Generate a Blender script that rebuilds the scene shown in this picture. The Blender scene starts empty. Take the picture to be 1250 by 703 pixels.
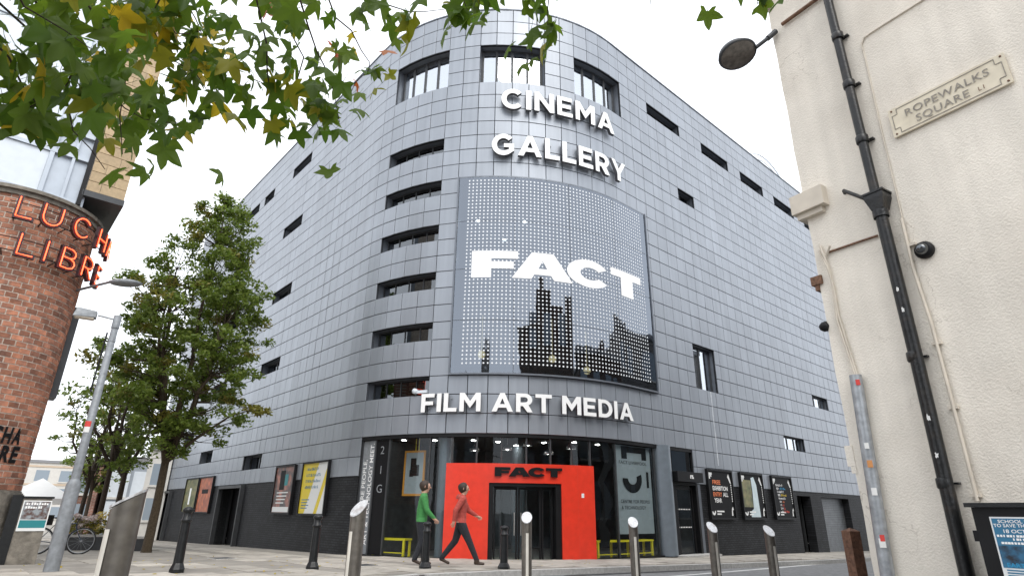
import bpy, bmesh, math, random
import numpy as np
from mathutils import Vector, Matrix

# ------------------------------------------------------------------ camera, world, sun, exposure
scene = bpy.context.scene
COL = scene.collection
rnd = random.Random(7)
nrg = np.random.default_rng(11)

cam_data = bpy.data.cameras.new('camera')
cam = bpy.data.objects.new('camera', cam_data)
COL.objects.link(cam)
scene.camera = cam
cam_data.sensor_fit = 'HORIZONTAL'
cam_data.sensor_width = 36.0
cam_data.lens = 715.0 / 1250.0 * 36.0
cam_data.clip_start = 0.05
cam_data.clip_end = 2000.0
# pitched up about 21 degrees, rolled 0.7 degrees, 1.2 m above the datum
CR = ((0.999927, -0.012083, 0.0), (-0.004319, -0.357422, -0.933933), (0.011284, 0.933865, -0.357448))
CAM = Vector((0, 0, 1.2))
cam.matrix_world = Matrix.Translation(CAM) @ Matrix(CR).to_4x4()

SUN_AZ, SUN_EL = math.radians(158), math.radians(52)
world = bpy.data.worlds.new('World')
scene.world = world
world.use_nodes = True
wn = world.node_tree
for n in list(wn.nodes): wn.nodes.remove(n)
wo = wn.nodes.new('ShaderNodeOutputWorld')
bg = wn.nodes.new('ShaderNodeBackground')
sky = wn.nodes.new('ShaderNodeTexSky')
sky.sky_type = 'NISHITA'
sky.sun_disc = False
sky.sun_elevation = SUN_EL
sky.sun_rotation = SUN_AZ
mul = wn.nodes.new('ShaderNodeMix'); mul.data_type = 'RGBA'; mul.blend_type = 'MULTIPLY'
mul.inputs[0].default_value = 1.0
mul.inputs[7].default_value = (0.10, 0.10, 0.10, 1)
wn.links.new(sky.outputs[0], mul.inputs[6])
mx = wn.nodes.new('ShaderNodeMix'); mx.data_type = 'RGBA'
mx.inputs[0].default_value = 0.90                      # closed bright cloud cover over the clear sky
mx.inputs[7].default_value = (1.0, 1.03, 1.08, 1)
wn.links.new(mul.outputs[2], mx.inputs[6])
wn.links.new(mx.outputs[2], bg.inputs[0])
bg.inputs[1].default_value = 1.15
wn.links.new(bg.outputs[0], wo.inputs[0])

sun_d = bpy.data.lights.new('sun', 'SUN')
sun = bpy.data.objects.new('sun', sun_d)
COL.objects.link(sun)
sun_d.energy = 1.3
sun_d.angle = math.radians(40)
sun_d.color = (1.0, 0.96, 0.9)
sd = Vector((math.sin(SUN_AZ) * math.cos(SUN_EL), math.cos(SUN_AZ) * math.cos(SUN_EL), math.sin(SUN_EL)))
sun.rotation_euler = sd.to_track_quat('Z', 'Y').to_euler()

scene.view_settings.view_transform = 'Standard'
scene.view_settings.look = 'None'
scene.view_settings.gamma = 1.0
scene.view_settings.use_curve_mapping = False
scene.view_settings.exposure = 0.66

# ------------------------------------------------------------------ materials
def mat(name, col, rough=0.6, metal=0.0, var=0.0, vscale=3.0, bump=0.0, bscale=40.0, piece=0.0, emit=None, estr=0.0, col2=None, spec=0.5, dirt=0.0, dcol=None, streak=0.0, spots=0.0, cracks=0.0):
    m = bpy.data.materials.new(name)
    m.use_nodes = True
    nt = m.node_tree
    b = nt.nodes['Principled BSDF']
    b.inputs['Roughness'].default_value = rough
    b.inputs['Metallic'].default_value = metal
    b.inputs['Specular IOR Level'].default_value = spec
    c4 = (*col, 1)
    b.inputs['Base Color'].default_value = c4
    cur = None
    geo = None
    def pos():
        nonlocal geo
        if geo is None: geo = nt.nodes.new('ShaderNodeNewGeometry')
        return geo.outputs['Position']
    def noise(scale, detail=5):
        n = nt.nodes.new('ShaderNodeTexNoise')
        n.inputs['Scale'].default_value = scale
        n.inputs['Detail'].default_value = detail
        nt.links.new(pos(), n.inputs['Vector'])
        return n.outputs['Fac']
    def mrange(src, a, b_, c, d):
        r = nt.nodes.new('ShaderNodeMapRange')
        r.inputs[1].default_value = a; r.inputs[2].default_value = b_
        r.inputs[3].default_value = c; r.inputs[4].default_value = d
        nt.links.new(src, r.inputs[0]); return r.outputs[0]
    def rgb(c):
        n = nt.nodes.new('ShaderNodeRGB'); n.outputs[0].default_value = (*c, 1); return n.outputs[0]
    def mixc(fac, a, b_, mode='MIX'):
        n = nt.nodes.new('ShaderNodeMix'); n.data_type = 'RGBA'; n.blend_type = mode
        if isinstance(fac, float): n.inputs[0].default_value = fac
        else: nt.links.new(fac, n.inputs[0])
        nt.links.new(a, n.inputs[6]); nt.links.new(b_, n.inputs[7])
        return n.outputs[2]
    if col2 or var or piece or dirt:
        cur = rgb(col)
        if col2:
            cur = mixc(mrange(noise(vscale), 0.38, 0.62, 0, 1), cur, rgb(col2))
        if piece:
            pos()
            oi = nt.nodes.new('ShaderNodeObjectInfo')
            ad = nt.nodes.new('ShaderNodeMath'); ad.operation = 'ADD'
            nt.links.new(oi.outputs['Random'], ad.inputs[0]); nt.links.new(geo.outputs['Random Per Island'], ad.inputs[1])
            fr = nt.nodes.new('ShaderNodeMath'); fr.operation = 'FRACT'
            nt.links.new(ad.outputs[0], fr.inputs[0])
            cc = nt.nodes.new('ShaderNodeCombineColor')
            v = mrange(fr.outputs[0], 0, 1, 1 - piece, 1 + piece)
            for i in range(3): nt.links.new(v, cc.inputs[i])
            cur = mixc(1.0, cur, cc.outputs[0], 'MULTIPLY')
        if var:
            cc = nt.nodes.new('ShaderNodeCombineColor')
            v = mrange(noise(vscale * 1.7, 8), 0.3, 0.7, 1 - var, 1 + var)
            for i in range(3): nt.links.new(v, cc.inputs[i])
            cur = mixc(1.0, cur, cc.outputs[0], 'MULTIPLY')
        if dirt:
            cur = mixc(mrange(noise(vscale * 0.6, 9), 0.52, 0.72, 0, dirt), cur, rgb(dcol or (0.05, 0.045, 0.04)))
        if streak:
            sc_ = nt.nodes.new('ShaderNodeVectorMath'); sc_.operation = 'MULTIPLY'; sc_.inputs[1].default_value = (5.5, 5.5, 0.22)
            nt.links.new(pos(), sc_.inputs[0])
            n = nt.nodes.new('ShaderNodeTexNoise'); n.inputs['Scale'].default_value = 1.0; n.inputs['Detail'].default_value = 6
            nt.links.new(sc_.outputs[0], n.inputs['Vector'])
            cc = nt.nodes.new('ShaderNodeCombineColor')
            v = mrange(n.outputs['Fac'], 0.35, 0.68, 1 + streak * .4, 1 - streak)
            for i in range(3): nt.links.new(v, cc.inputs[i])
            cur = mixc(1.0, cur, cc.outputs[0], 'MULTIPLY')
        if cracks:
            vo = nt.nodes.new('ShaderNodeTexVoronoi'); vo.feature = 'DISTANCE_TO_EDGE'; vo.inputs['Scale'].default_value = 0.75
            wv = nt.nodes.new('ShaderNodeVectorMath'); wv.operation = 'ADD'
            nn = nt.nodes.new('ShaderNodeTexNoise'); nn.inputs['Scale'].default_value = 3.0; nn.inputs['Detail'].default_value = 6
            nt.links.new(pos(), nn.inputs['Vector']); nt.links.new(pos(), wv.inputs[0]); nt.links.new(nn.outputs['Color'], wv.inputs[1])
            nt.links.new(wv.outputs[0], vo.inputs['Vector'])
            e_ = mrange(vo.outputs['Distance'], 0.0, 0.006, cracks, 0)
            k_ = mrange(noise(0.9, 3), 0.50, 0.62, 0, 1)
            ml = nt.nodes.new('ShaderNodeMath'); ml.operation = 'MULTIPLY'; nt.links.new(e_, ml.inputs[0]); nt.links.new(k_, ml.inputs[1])
            cur = mixc(ml.outputs[0], cur, rgb((0.33, 0.28, 0.22)))
        if spots:
            vo = nt.nodes.new('ShaderNodeTexVoronoi'); vo.inputs['Scale'].default_value = 2.6
            nt.links.new(pos(), vo.inputs['Vector'])
            cur = mixc(mrange(vo.outputs['Distance'], 0.05, 0.10, spots, 0), cur, rgb((0.09, 0.085, 0.08)))
        nt.links.new(cur, b.inputs['Base Color'])
    if bump:
        bn = nt.nodes.new('ShaderNodeBump')
        bn.inputs['Strength'].default_value = bump
        bn.inputs['Distance'].default_value = 0.02
        nt.links.new(noise(bscale, 6), bn.inputs['Height'])
        nt.links.new(bn.outputs[0], b.inputs['Normal'])
    if emit:
        b.inputs['Emission Color'].default_value = (*emit, 1)
        b.inputs['Emission Strength'].default_value = estr
    return m

def glass(name, tint, refl, rough=0.01, gcol=(0.9, 0.95, 1.0), wave=0.0):
    m = bpy.data.materials.new(name); m.use_nodes = True
    nt = m.node_tree
    for n in list(nt.nodes): nt.nodes.remove(n)
    o = nt.nodes.new('ShaderNodeOutputMaterial')
    t = nt.nodes.new('ShaderNodeBsdfTransparent'); t.inputs[0].default_value = (*tint, 1)
    g = nt.nodes.new('ShaderNodeBsdfGlossy'); g.inputs[0].default_value = (*gcol, 1); g.inputs['Roughness'].default_value = rough
    if wave:
        ge = nt.nodes.new('ShaderNodeNewGeometry'); nz = nt.nodes.new('ShaderNodeTexNoise'); nz.inputs['Scale'].default_value = 1.1; nz.inputs['Detail'].default_value = 2
        nt.links.new(ge.outputs['Position'], nz.inputs['Vector'])
        bu = nt.nodes.new('ShaderNodeBump'); bu.inputs['Strength'].default_value = 1.0; bu.inputs['Distance'].default_value = wave
        nt.links.new(nz.outputs['Fac'], bu.inputs['Height']); nt.links.new(bu.outputs[0], g.inputs['Normal'])
    fr = nt.nodes.new('ShaderNodeFresnel'); fr.inputs[0].default_value = 1.5
    ad = nt.nodes.new('ShaderNodeMath'); ad.operation = 'ADD'; ad.use_clamp = True
    ad.inputs[1].default_value = refl
    gb = nt.nodes.new('ShaderNodeNewGeometry'); iv = nt.nodes.new('ShaderNodeMath'); iv.operation = 'SUBTRACT'; iv.inputs[0].default_value = 1.0
    nt.links.new(gb.outputs['Backfacing'], iv.inputs[1])
    nt.links.new(fr.outputs[0], ad.inputs[0])
    fm = nt.nodes.new('ShaderNodeMath'); fm.operation = 'MULTIPLY'; nt.links.new(ad.outputs[0], fm.inputs[0]); nt.links.new(iv.outputs[0], fm.inputs[1])
    ad = fm
    ms = nt.nodes.new('ShaderNodeMixShader')
    nt.links.new(ad.outputs[0], ms.inputs[0]); nt.links.new(t.outputs[0], ms.inputs[1]); nt.links.new(g.outputs[0], ms.inputs[2])
    nt.links.new(ms.outputs[0], o.inputs[0])
    return m

def brickmat(name, c1, c2, mortar, bw, rh, mort=0.012, rough=0.8, bumpd=0.006, axis=None):
    """small bricks as a pattern for walls too far off to tell them apart; axis = wall direction"""
    m = bpy.data.materials.new(name); m.use_nodes = True
    nt = m.node_tree; b = nt.nodes['Principled BSDF']; b.inputs['Roughness'].default_value = rough; b.inputs['Specular IOR Level'].default_value = 0.3
    g = nt.nodes.new('ShaderNodeNewGeometry')
    sx = nt.nodes.new('ShaderNodeSeparateXYZ'); nt.links.new(g.outputs['Position'], sx.inputs[0])
    dt = nt.nodes.new('ShaderNodeVectorMath'); dt.operation = 'DOT_PRODUCT'
    dt.inputs[1].default_value = axis; nt.links.new(g.outputs['Position'], dt.inputs[0])
    cb = nt.nodes.new('ShaderNodeCombineXYZ')
    nt.links.new(dt.outputs['Value'], cb.inputs[0]); nt.links.new(sx.outputs[2], cb.inputs[1])
    br = nt.nodes.new('ShaderNodeTexBrick')
    br.inputs['Color1'].default_value = (*c1, 1); br.inputs['Color2'].default_value = (*c2, 1); br.inputs['Mortar'].default_value = (*mortar, 1)
    br.inputs['Scale'].default_value = 1.0; br.inputs['Mortar Size'].default_value = mort
    br.inputs['Brick Width'].default_value = bw; br.inputs['Row Height'].default_value = rh
    nt.links.new(cb.outputs[0], br.inputs['Vector'])
    nz = nt.nodes.new('ShaderNodeTexNoise'); nz.inputs['Scale'].default_value = 2.0; nz.inputs['Detail'].default_value = 8
    nt.links.new(g.outputs['Position'], nz.inputs['Vector'])
    mp = nt.nodes.new('ShaderNodeMapRange'); mp.inputs[1].default_value = .3; mp.inputs[2].default_value = .7; mp.inputs[3].default_value = .65; mp.inputs[4].default_value = 1.4
    nt.links.new(nz.outputs[0], mp.inputs[0])
    cc = nt.nodes.new('ShaderNodeCombineColor')
    for i in range(3): nt.links.new(mp.outputs[0], cc.inputs[i])
    mm = nt.nodes.new('ShaderNodeMix'); mm.data_type = 'RGBA'; mm.blend_type = 'MULTIPLY'; mm.inputs[0].default_value = 1
    nt.links.new(br.outputs[0], mm.inputs[6]); nt.links.new(cc.outputs[0], mm.inputs[7])
    nt.links.new(mm.outputs[2], b.inputs['Base Color'])
    bp = nt.nodes.new('ShaderNodeBump'); bp.inputs['Distance'].default_value = bumpd; bp.invert = True
    nt.links.new(br.outputs['Fac'], bp.inputs['Height']); nt.links.new(bp.outputs[0], b.inputs['Normal'])
    return m

def leafmat(name, c1, c2, trans=0.35, rough=0.45):
    m = bpy.data.materials.new(name); m.use_nodes = True
    nt = m.node_tree; b = nt.nodes['Principled BSDF']; o = nt.nodes['Material Output']
    b.inputs['Roughness'].default_value = rough
    g = nt.nodes.new('ShaderNodeNewGeometry'); oi = nt.nodes.new('ShaderNodeObjectInfo')
    ad = nt.nodes.new('ShaderNodeMath'); ad.operation = 'ADD'
    nt.links.new(oi.outputs['Random'], ad.inputs[0]); nt.links.new(g.outputs['Random Per Island'], ad.inputs[1])
    fr = nt.nodes.new('ShaderNodeMath'); fr.operation = 'FRACT'; nt.links.new(ad.outputs[0], fr.inputs[0])
    mx_ = nt.nodes.new('ShaderNodeMix'); mx_.data_type = 'RGBA'
    mx_.inputs[6].default_value = (*c1, 1); mx_.inputs[7].default_value = (*c2, 1)
    nt.links.new(fr.outputs[0], mx_.inputs[0])
    nt.links.new(mx_.outputs[2], b.inputs['Base Color'])
    t = nt.nodes.new('ShaderNodeBsdfTranslucent'); nt.links.new(mx_.outputs[2], t.inputs[0])
    ms = nt.nodes.new('ShaderNodeMixShader'); ms.inputs[0].default_value = trans
    nt.links.new(b.outputs[0], ms.inputs[1]); nt.links.new(t.outputs[0], ms.inputs[2]); nt.links.new(ms.outputs[0], o.inputs[0])
    return m

UL = Vector((math.sin(math.radians(-41.63)), math.cos(math.radians(-41.63)), 0))   # along the left facade, away
UR = Vector((math.sin(math.radians(48.37)), math.cos(math.radians(48.37)), 0))     # along the right facade, away

M = {}
M['tile'] = mat('zinc_cladding', (0.298, 0.322, 0.357), 0.42, 0.42, var=0.05, vscale=0.35, piece=0.05, dirt=0.12, dcol=(0.20, 0.21, 0.23), streak=0.09)
M['tileback'] = mat('cladding_backing', (0.015, 0.016, 0.018), 0.9)
M['reveal'] = mat('window_reveal_metal', (0.16, 0.175, 0.20), 0.45, 0.5, var=0.1)
M['bluegrey'] = mat('blue_grey_column_paint', (0.17, 0.20, 0.23), 0.4, 0.2, var=0.08)
M['pane'] = glass('dark_window_glass', (0.10, 0.11, 0.12), 0.10)
M['baypane'] = glass('bay_glass', (0.34, 0.38, 0.40), 0.17, gcol=(0.80, 0.88, 1.0), rough=0.025, wave=0.007)
M['skypane'] = glass('sky_mirroring_glass', (0.55, 0.57, 0.6), 0.50)
M['clearpane'] = glass('clear_window_glass', (0.80, 0.83, 0.85), 0.03)
M['shopglass'] = glass('shopfront_glass', (0.88, 0.91, 0.91), -0.01)
M['frit'] = mat('white_frit_dots', (0.8, 0.83, 0.86), 0.5)
M['white'] = mat('white_letter_paint', (0.88, 0.88, 0.87), 0.45, emit=None)
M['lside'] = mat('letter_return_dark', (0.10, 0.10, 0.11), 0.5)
M['black'] = mat('black_metal', (0.008, 0.008, 0.009), 0.5, var=0.2, spec=0.25)
M['blackprint'] = mat('black_print', (0.007, 0.007, 0.008), 0.6, spec=0.2)
M['castiron'] = mat('black_cast_iron', (0.010, 0.011, 0.012), 0.35, 0.0, var=0.3, spec=0.35, vscale=9, bump=0.15, bscale=60)
M['red'] = mat('red_portal_paint', (0.74, 0.042, 0.018), 0.36, var=0.07, vscale=3, dirt=0.25, dcol=(0.50, 0.030, 0.012))
M['bb_left'] = brickmat('black_painted_brick_left', (0.024, 0.0255, 0.029), (0.012, 0.013, 0.015), (0.004, 0.004, 0.0045), 0.225, 0.075, axis=tuple(UL), rough=0.62)
M['bb_right'] = brickmat('black_painted_brick_right', (0.024, 0.0255, 0.029), (0.012, 0.013, 0.015), (0.004, 0.004, 0.0045), 0.225, 0.075, axis=tuple(UR), rough=0.62)
M['dark'] = mat('dark_interior', (0.055, 0.058, 0.062), 0.8, var=0.2)
M['floor_in'] = mat('interior_floor', (0.12, 0.12, 0.12), 0.35)
M['yellow'] = mat('yellow_bench_paint', (0.80, 0.66, 0.02), 0.4)
M['orange'] = mat('orange_frame_paint', (0.62, 0.26, 0.03), 0.5)
M['greyfilm'] = mat('grey_window_film', (0.34, 0.37, 0.39), 0.55, var=0.06)
M['brick'] = mat('old_red_brick', (0.40, 0.168, 0.098), 0.85, piece=0.44, col2=(0.29, 0.135, 0.09), vscale=5, var=0.25, bump=0.6, bscale=55, dirt=0.30, dcol=(0.06, 0.04, 0.035))
M['mortar'] = mat('lime_mortar', (0.52, 0.45, 0.38), 0.95, var=0.25, vscale=6, bump=0.4)
M['stone'] = mat('weathered_plinth_stone', (0.20, 0.18, 0.15), 0.9, var=0.35, vscale=4, bump=0.6, bscale=25, dirt=0.6)
M['alu'] = mat('grey_aluminium', (0.40, 0.44, 0.49), 0.4, 0.4, var=0.05)
M['whitepanel'] = mat('white_back_painted_glass', (0.66, 0.71, 0.76), 0.12, var=0.04)
M['tan'] = mat('tan_ceramic_tile', (0.42, 0.31, 0.18), 0.6, piece=0.12, var=0.12, vscale=8)
M['darkgrey'] = mat('dark_grey_metal', (0.055, 0.058, 0.062), 0.5, 0.3, var=0.15)
M['neon'] = mat('red_neon_tube', (0.9, 0.2, 0.1), 0.3, emit=(1.0, 0.07, 0.018), estr=3.2)
M['neonback'] = mat('neon_tray', (0.035, 0.012, 0.014), 0.5)
M['render'] = mat('cream_pebble_render', (0.79, 0.735, 0.645), 0.95, var=0.07, vscale=1.3, bump=0.36, bscale=62, dirt=0.42, dcol=(0.60, 0.535, 0.45), streak=0.08, cracks=0.6)
M['creampaint'] = mat('cream_paint', (0.60, 0.54, 0.45), 0.6, var=0.1)
M['rust'] = mat('rusty_iron', (0.16, 0.085, 0.05), 0.8, var=0.4, vscale=20)
M['pipe'] = mat('black_pipe_paint', (0.010, 0.0105, 0.011), 0.3, spec=0.4, var=0.3, vscale=14, bump=0.2, dirt=0.5, dcol=(0.05, 0.038, 0.028))
M['galv'] = mat('galvanised_steel', (0.36, 0.38, 0.40), 0.45, 0.6, var=0.25, vscale=9)
M['galv2'] = mat('weathered_grey_lamp_paint', (0.22, 0.235, 0.25), 0.5, 0.2, var=0.2, vscale=7, dirt=0.3, dcol=(0.15, 0.15, 0.15))
M['steel'] = mat('brushed_stainless', (0.55, 0.53, 0.50), 0.30, 0.95, var=0.15, vscale=12, dirt=0.3, dcol=(0.2, 0.17, 0.14))
M['steeldark'] = mat('bronze_stainless', (0.155, 0.14, 0.12), 0.42, 0.55, var=0.2, vscale=10, dirt=0.3)
M['steelcap'] = mat('worn_steel_cap', (0.62, 0.62, 0.62), 0.38, 0.7, var=0.2, vscale=20, dirt=0.4, dcol=(0.22, 0.14, 0.1))
M['palestrip'] = mat('pale_strip_finish', (0.72, 0.68, 0.60), 0.4, 0.2, var=0.1)
M['signplate'] = mat('aged_cream_enamel', (0.68, 0.61, 0.47), 0.5, var=0.10, vscale=6, dirt=0.25, dcol=(0.35, 0.27, 0.17))
M['signink'] = mat('faded_black_enamel', (0.27, 0.245, 0.205), 0.6, var=0.3, vscale=20)
M['wood'] = mat('weathered_brown_wood', (0.15, 0.075, 0.045), 0.85, var=0.4, vscale=15, bump=0.5)
M['bark'] = mat('tree_bark', (0.055, 0.040, 0.028), 0.95, var=0.4, vscale=14, bump=0.8, bscale=40)
M['bark2'] = mat('moss_brown_bark', (0.060, 0.044, 0.026), 0.95, var=0.4, vscale=14, bump=0.8, bscale=40)
M['leaf'] = leafmat('street_tree_leaf', (0.110, 0.175, 0.024), (0.215, 0.275, 0.050), 0.50)
M['leafy'] = leafmat('autumn_tinged_leaf', (0.15, 0.165, 0.025), (0.26, 0.22, 0.04), 0.40)
M['lg'] = leafmat('green_star_leaf', (0.068, 0.138, 0.010), (0.125, 0.195, 0.016), 0.60, 0.5)
M['ly'] = leafmat('yellow_star_leaf', (0.55, 0.37, 0.015), (0.42, 0.34, 0.02), 0.55, 0.5)
M['lo'] = leafmat('red_star_leaf', (0.45, 0.07, 0.02), (0.42, 0.13, 0.02), 0.5, 0.4)
M['lyg'] = leafmat('yellow_green_star_leaf', (0.20, 0.22, 0.012), (0.30, 0.28, 0.015), 0.55, 0.5)
M['slab'] = mat('pale_york_slab', (0.375, 0.345, 0.30), 0.85, piece=0.18, var=0.18, spots=0.7, vscale=2.5, bump=0.3, bscale=30, dirt=0.35, dcol=(0.2, 0.18, 0.16))
M['lime'] = mat('pale_lime_streak', (0.52, 0.55, 0.58), 0.6, var=0.2, vscale=6)
M['joint'] = mat('paving_ground', (0.26, 0.24, 0.21), 0.9, var=0.2, vscale=1.2, bump=0.4, bscale=18, dirt=0.3)
M['kerb'] = mat('granite_kerb', (0.44, 0.43, 0.41), 0.8, piece=0.1, var=0.15, vscale=10)
M['road'] = mat('granite_sett_road', (0.20, 0.20, 0.20), 0.8, var=0.25, vscale=6, bump=0.8, bscale=9, dirt=0.4, dcol=(0.10, 0.10, 0.10))
M['roadline'] = mat('worn_white_road_paint', (0.62, 0.62, 0.60), 0.7, var=0.2, vscale=6)
M['asphalt'] = mat('dark_asphalt', (0.05, 0.05, 0.05), 0.85, var=0.3, vscale=5, bump=0.4)
M['hair'] = mat('dark_brown_hair', (0.035, 0.02, 0.012), 0.6)
M['skin'] = mat('skin', (0.52, 0.31, 0.22), 0.5)
M['green'] = mat('green_fleece', (0.05, 0.22, 0.06), 0.9, var=0.15, vscale=12, bump=1.0, bscale=14)
M['redhood'] = mat('faded_red_hoodie', (0.40, 0.07, 0.055), 0.9, var=0.15, vscale=12, bump=1.0, bscale=14)
M['jeans'] = mat('dark_denim', (0.022, 0.024, 0.030), 0.9, var=0.2, vscale=15, bump=1.0, bscale=14)
M['shoe'] = mat('brown_leather_shoe', (0.05, 0.03, 0.02), 0.5)
M['tyre'] = mat('bicycle_tyre_rubber', (0.02, 0.02, 0.02), 0.7)
M['bikeframe'] = mat('dark_blue_bike_paint', (0.03, 0.045, 0.08), 0.35, 0.3)
M['tent'] = mat('white_tent_fabric', (0.86, 0.86, 0.85), 0.7, var=0.03)
M['pale'] = mat('pale_concrete_far', (0.62, 0.60, 0.56), 0.8, var=0.06)
M['palebeige'] = mat('far_beige_band', (0.55, 0.44, 0.33), 0.8)
M['farwin'] = mat('far_window_glass', (0.28, 0.33, 0.38), 0.2)
M['farbrick'] = brickmat('far_red_brick', (0.26, 0.10, 0.07), (0.20, 0.075, 0.055), (0.3, 0.26, 0.22), 0.225, 0.075, axis=(0.8, 0.6, 0))
M['oppbrick'] = brickmat('opposite_dark_brick', (0.11, 0.065, 0.05), (0.08, 0.05, 0.04), (0.12, 0.11, 0.10), 0.225, 0.075, axis=(0.6, 0.8, 0))
M['oppstone'] = mat('opposite_stone', (0.16, 0.15, 0.14), 0.9, var=0.2)
M['flower'] = leafmat('yellow_flower', (0.65, 0.48, 0.03), (0.75, 0.65, 0.35), 0.2, 0.7)
M['flowerw'] = leafmat('white_flower', (0.7, 0.66, 0.6), (0.6, 0.45, 0.45), 0.2, 0.7)
M['lampwarm'] = mat('warm_globe_lamp', (0.9, 0.8, 0.6), 0.4, emit=(1.0, 0.75, 0.40), estr=2.2)
M['lampwhite'] = mat('white_spot_lamp', (0.9, 0.9, 0.9), 0.4, emit=(1.0, 0.97, 0.92), estr=28.0)
M['dome'] = mat('brushed_pendant_dome', (0.42, 0.43, 0.44), 0.3, 0.8)
M['paperwhite'] = mat('paper_white', (0.78, 0.79, 0.78), 0.6)
M['yellowprint'] = mat('yellow_poster_print', (0.75, 0.58, 0.03), 0.5)
M['teal'] = mat('teal_print', (0.02, 0.22, 0.24), 0.5)
M['blueprint'] = mat('blue_print', (0.03, 0.17, 0.30), 0.5)
M['crowd'] = mat('poster_photo_blue', (0.03, 0.14, 0.26), 0.5, col2=(0.015, 0.02, 0.03), vscale=16)
M['photo'] = mat('poster_photo_brown', (0.36, 0.14, 0.10), 0.4, col2=(0.06, 0.05, 0.05), vscale=3, var=0.5)
M['photogreen'] = mat('poster_photo_green', (0.08, 0.10, 0.03), 0.4, col2=(0.18, 0.16, 0.06), vscale=3, var=0.4)
M['photoorange'] = mat('poster_photo_orange', (0.46, 0.13, 0.05), 0.4, col2=(0.30, 0.08, 0.04), vscale=3, var=0.4)
M['posterphoto'] = mat('poster_photo_mixed', (0.30, 0.33, 0.35), 0.4, col2=(0.10, 0.05, 0.04), vscale=14)
M['printorange'] = mat('orange_print', (0.75, 0.20, 0.07), 0.5)
M['printblue'] = mat('cyan_print', (0.03, 0.30, 0.55), 0.5)
M['printyellow'] = mat('yellow_print', (0.70, 0.50, 0.03), 0.5)
M['printred'] = mat('red_print', (0.65, 0.06, 0.03), 0.5)
M['glare'] = mat('painted_glare', (0.50, 0.60, 0.63), 0.3, var=0.1)  # reflection on case glass, put into a flat pale colour
M['white_sheet'] = mat('white_sheet_finish', (0.80, 0.81, 0.82), 0.35)
M['shutter'] = mat('roller_shutter', (0.16, 0.17, 0.18), 0.45, 0.4, var=0.15)
M['sticker'] = mat('sticker_white', (0.72, 0.72, 0.70), 0.6)
M['stickerred'] = mat('sticker_red', (0.60, 0.05, 0.04), 0.6)
M['stickerorange'] = mat('sticker_orange', (0.55, 0.24, 0.08), 0.6)
M['lampglass'] = mat('lamp_lens', (0.14, 0.125, 0.11), 0.25, var=0.3, vscale=12)
M['roofgrey'] = mat('roof_membrane', (0.25, 0.25, 0.26), 0.8)

# ------------------------------------------------------------------ building helpers
WM = {}

def tag(o, label=None, cat=None, group=None, kind=None):
    if label: o['label'] = label
    if cat: o['category'] = cat
    if group: o['group'] = group
    if kind: o['kind'] = kind
    return o

def link(name, data, parent=None, mw=None):
    o = bpy.data.objects.new(name, data)
    COL.objects.link(o)
    mw = mw or Matrix.Identity(4)
    if parent is not None:
        o.parent = parent
        o.matrix_parent_inverse = WM[parent].inverted()
    o.matrix_basis = mw
    WM[o] = mw.copy()
    return o

def thing(name, label, cat, loc=(0, 0, 0), group=None, rz=0.0):
    o = link(name, None, None, Matrix.Translation(Vector(loc)) @ Matrix.Rotation(rz, 4, 'Z'))
    o.empty_display_size = 0.2
    return tag(o, label, cat, group)

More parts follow.
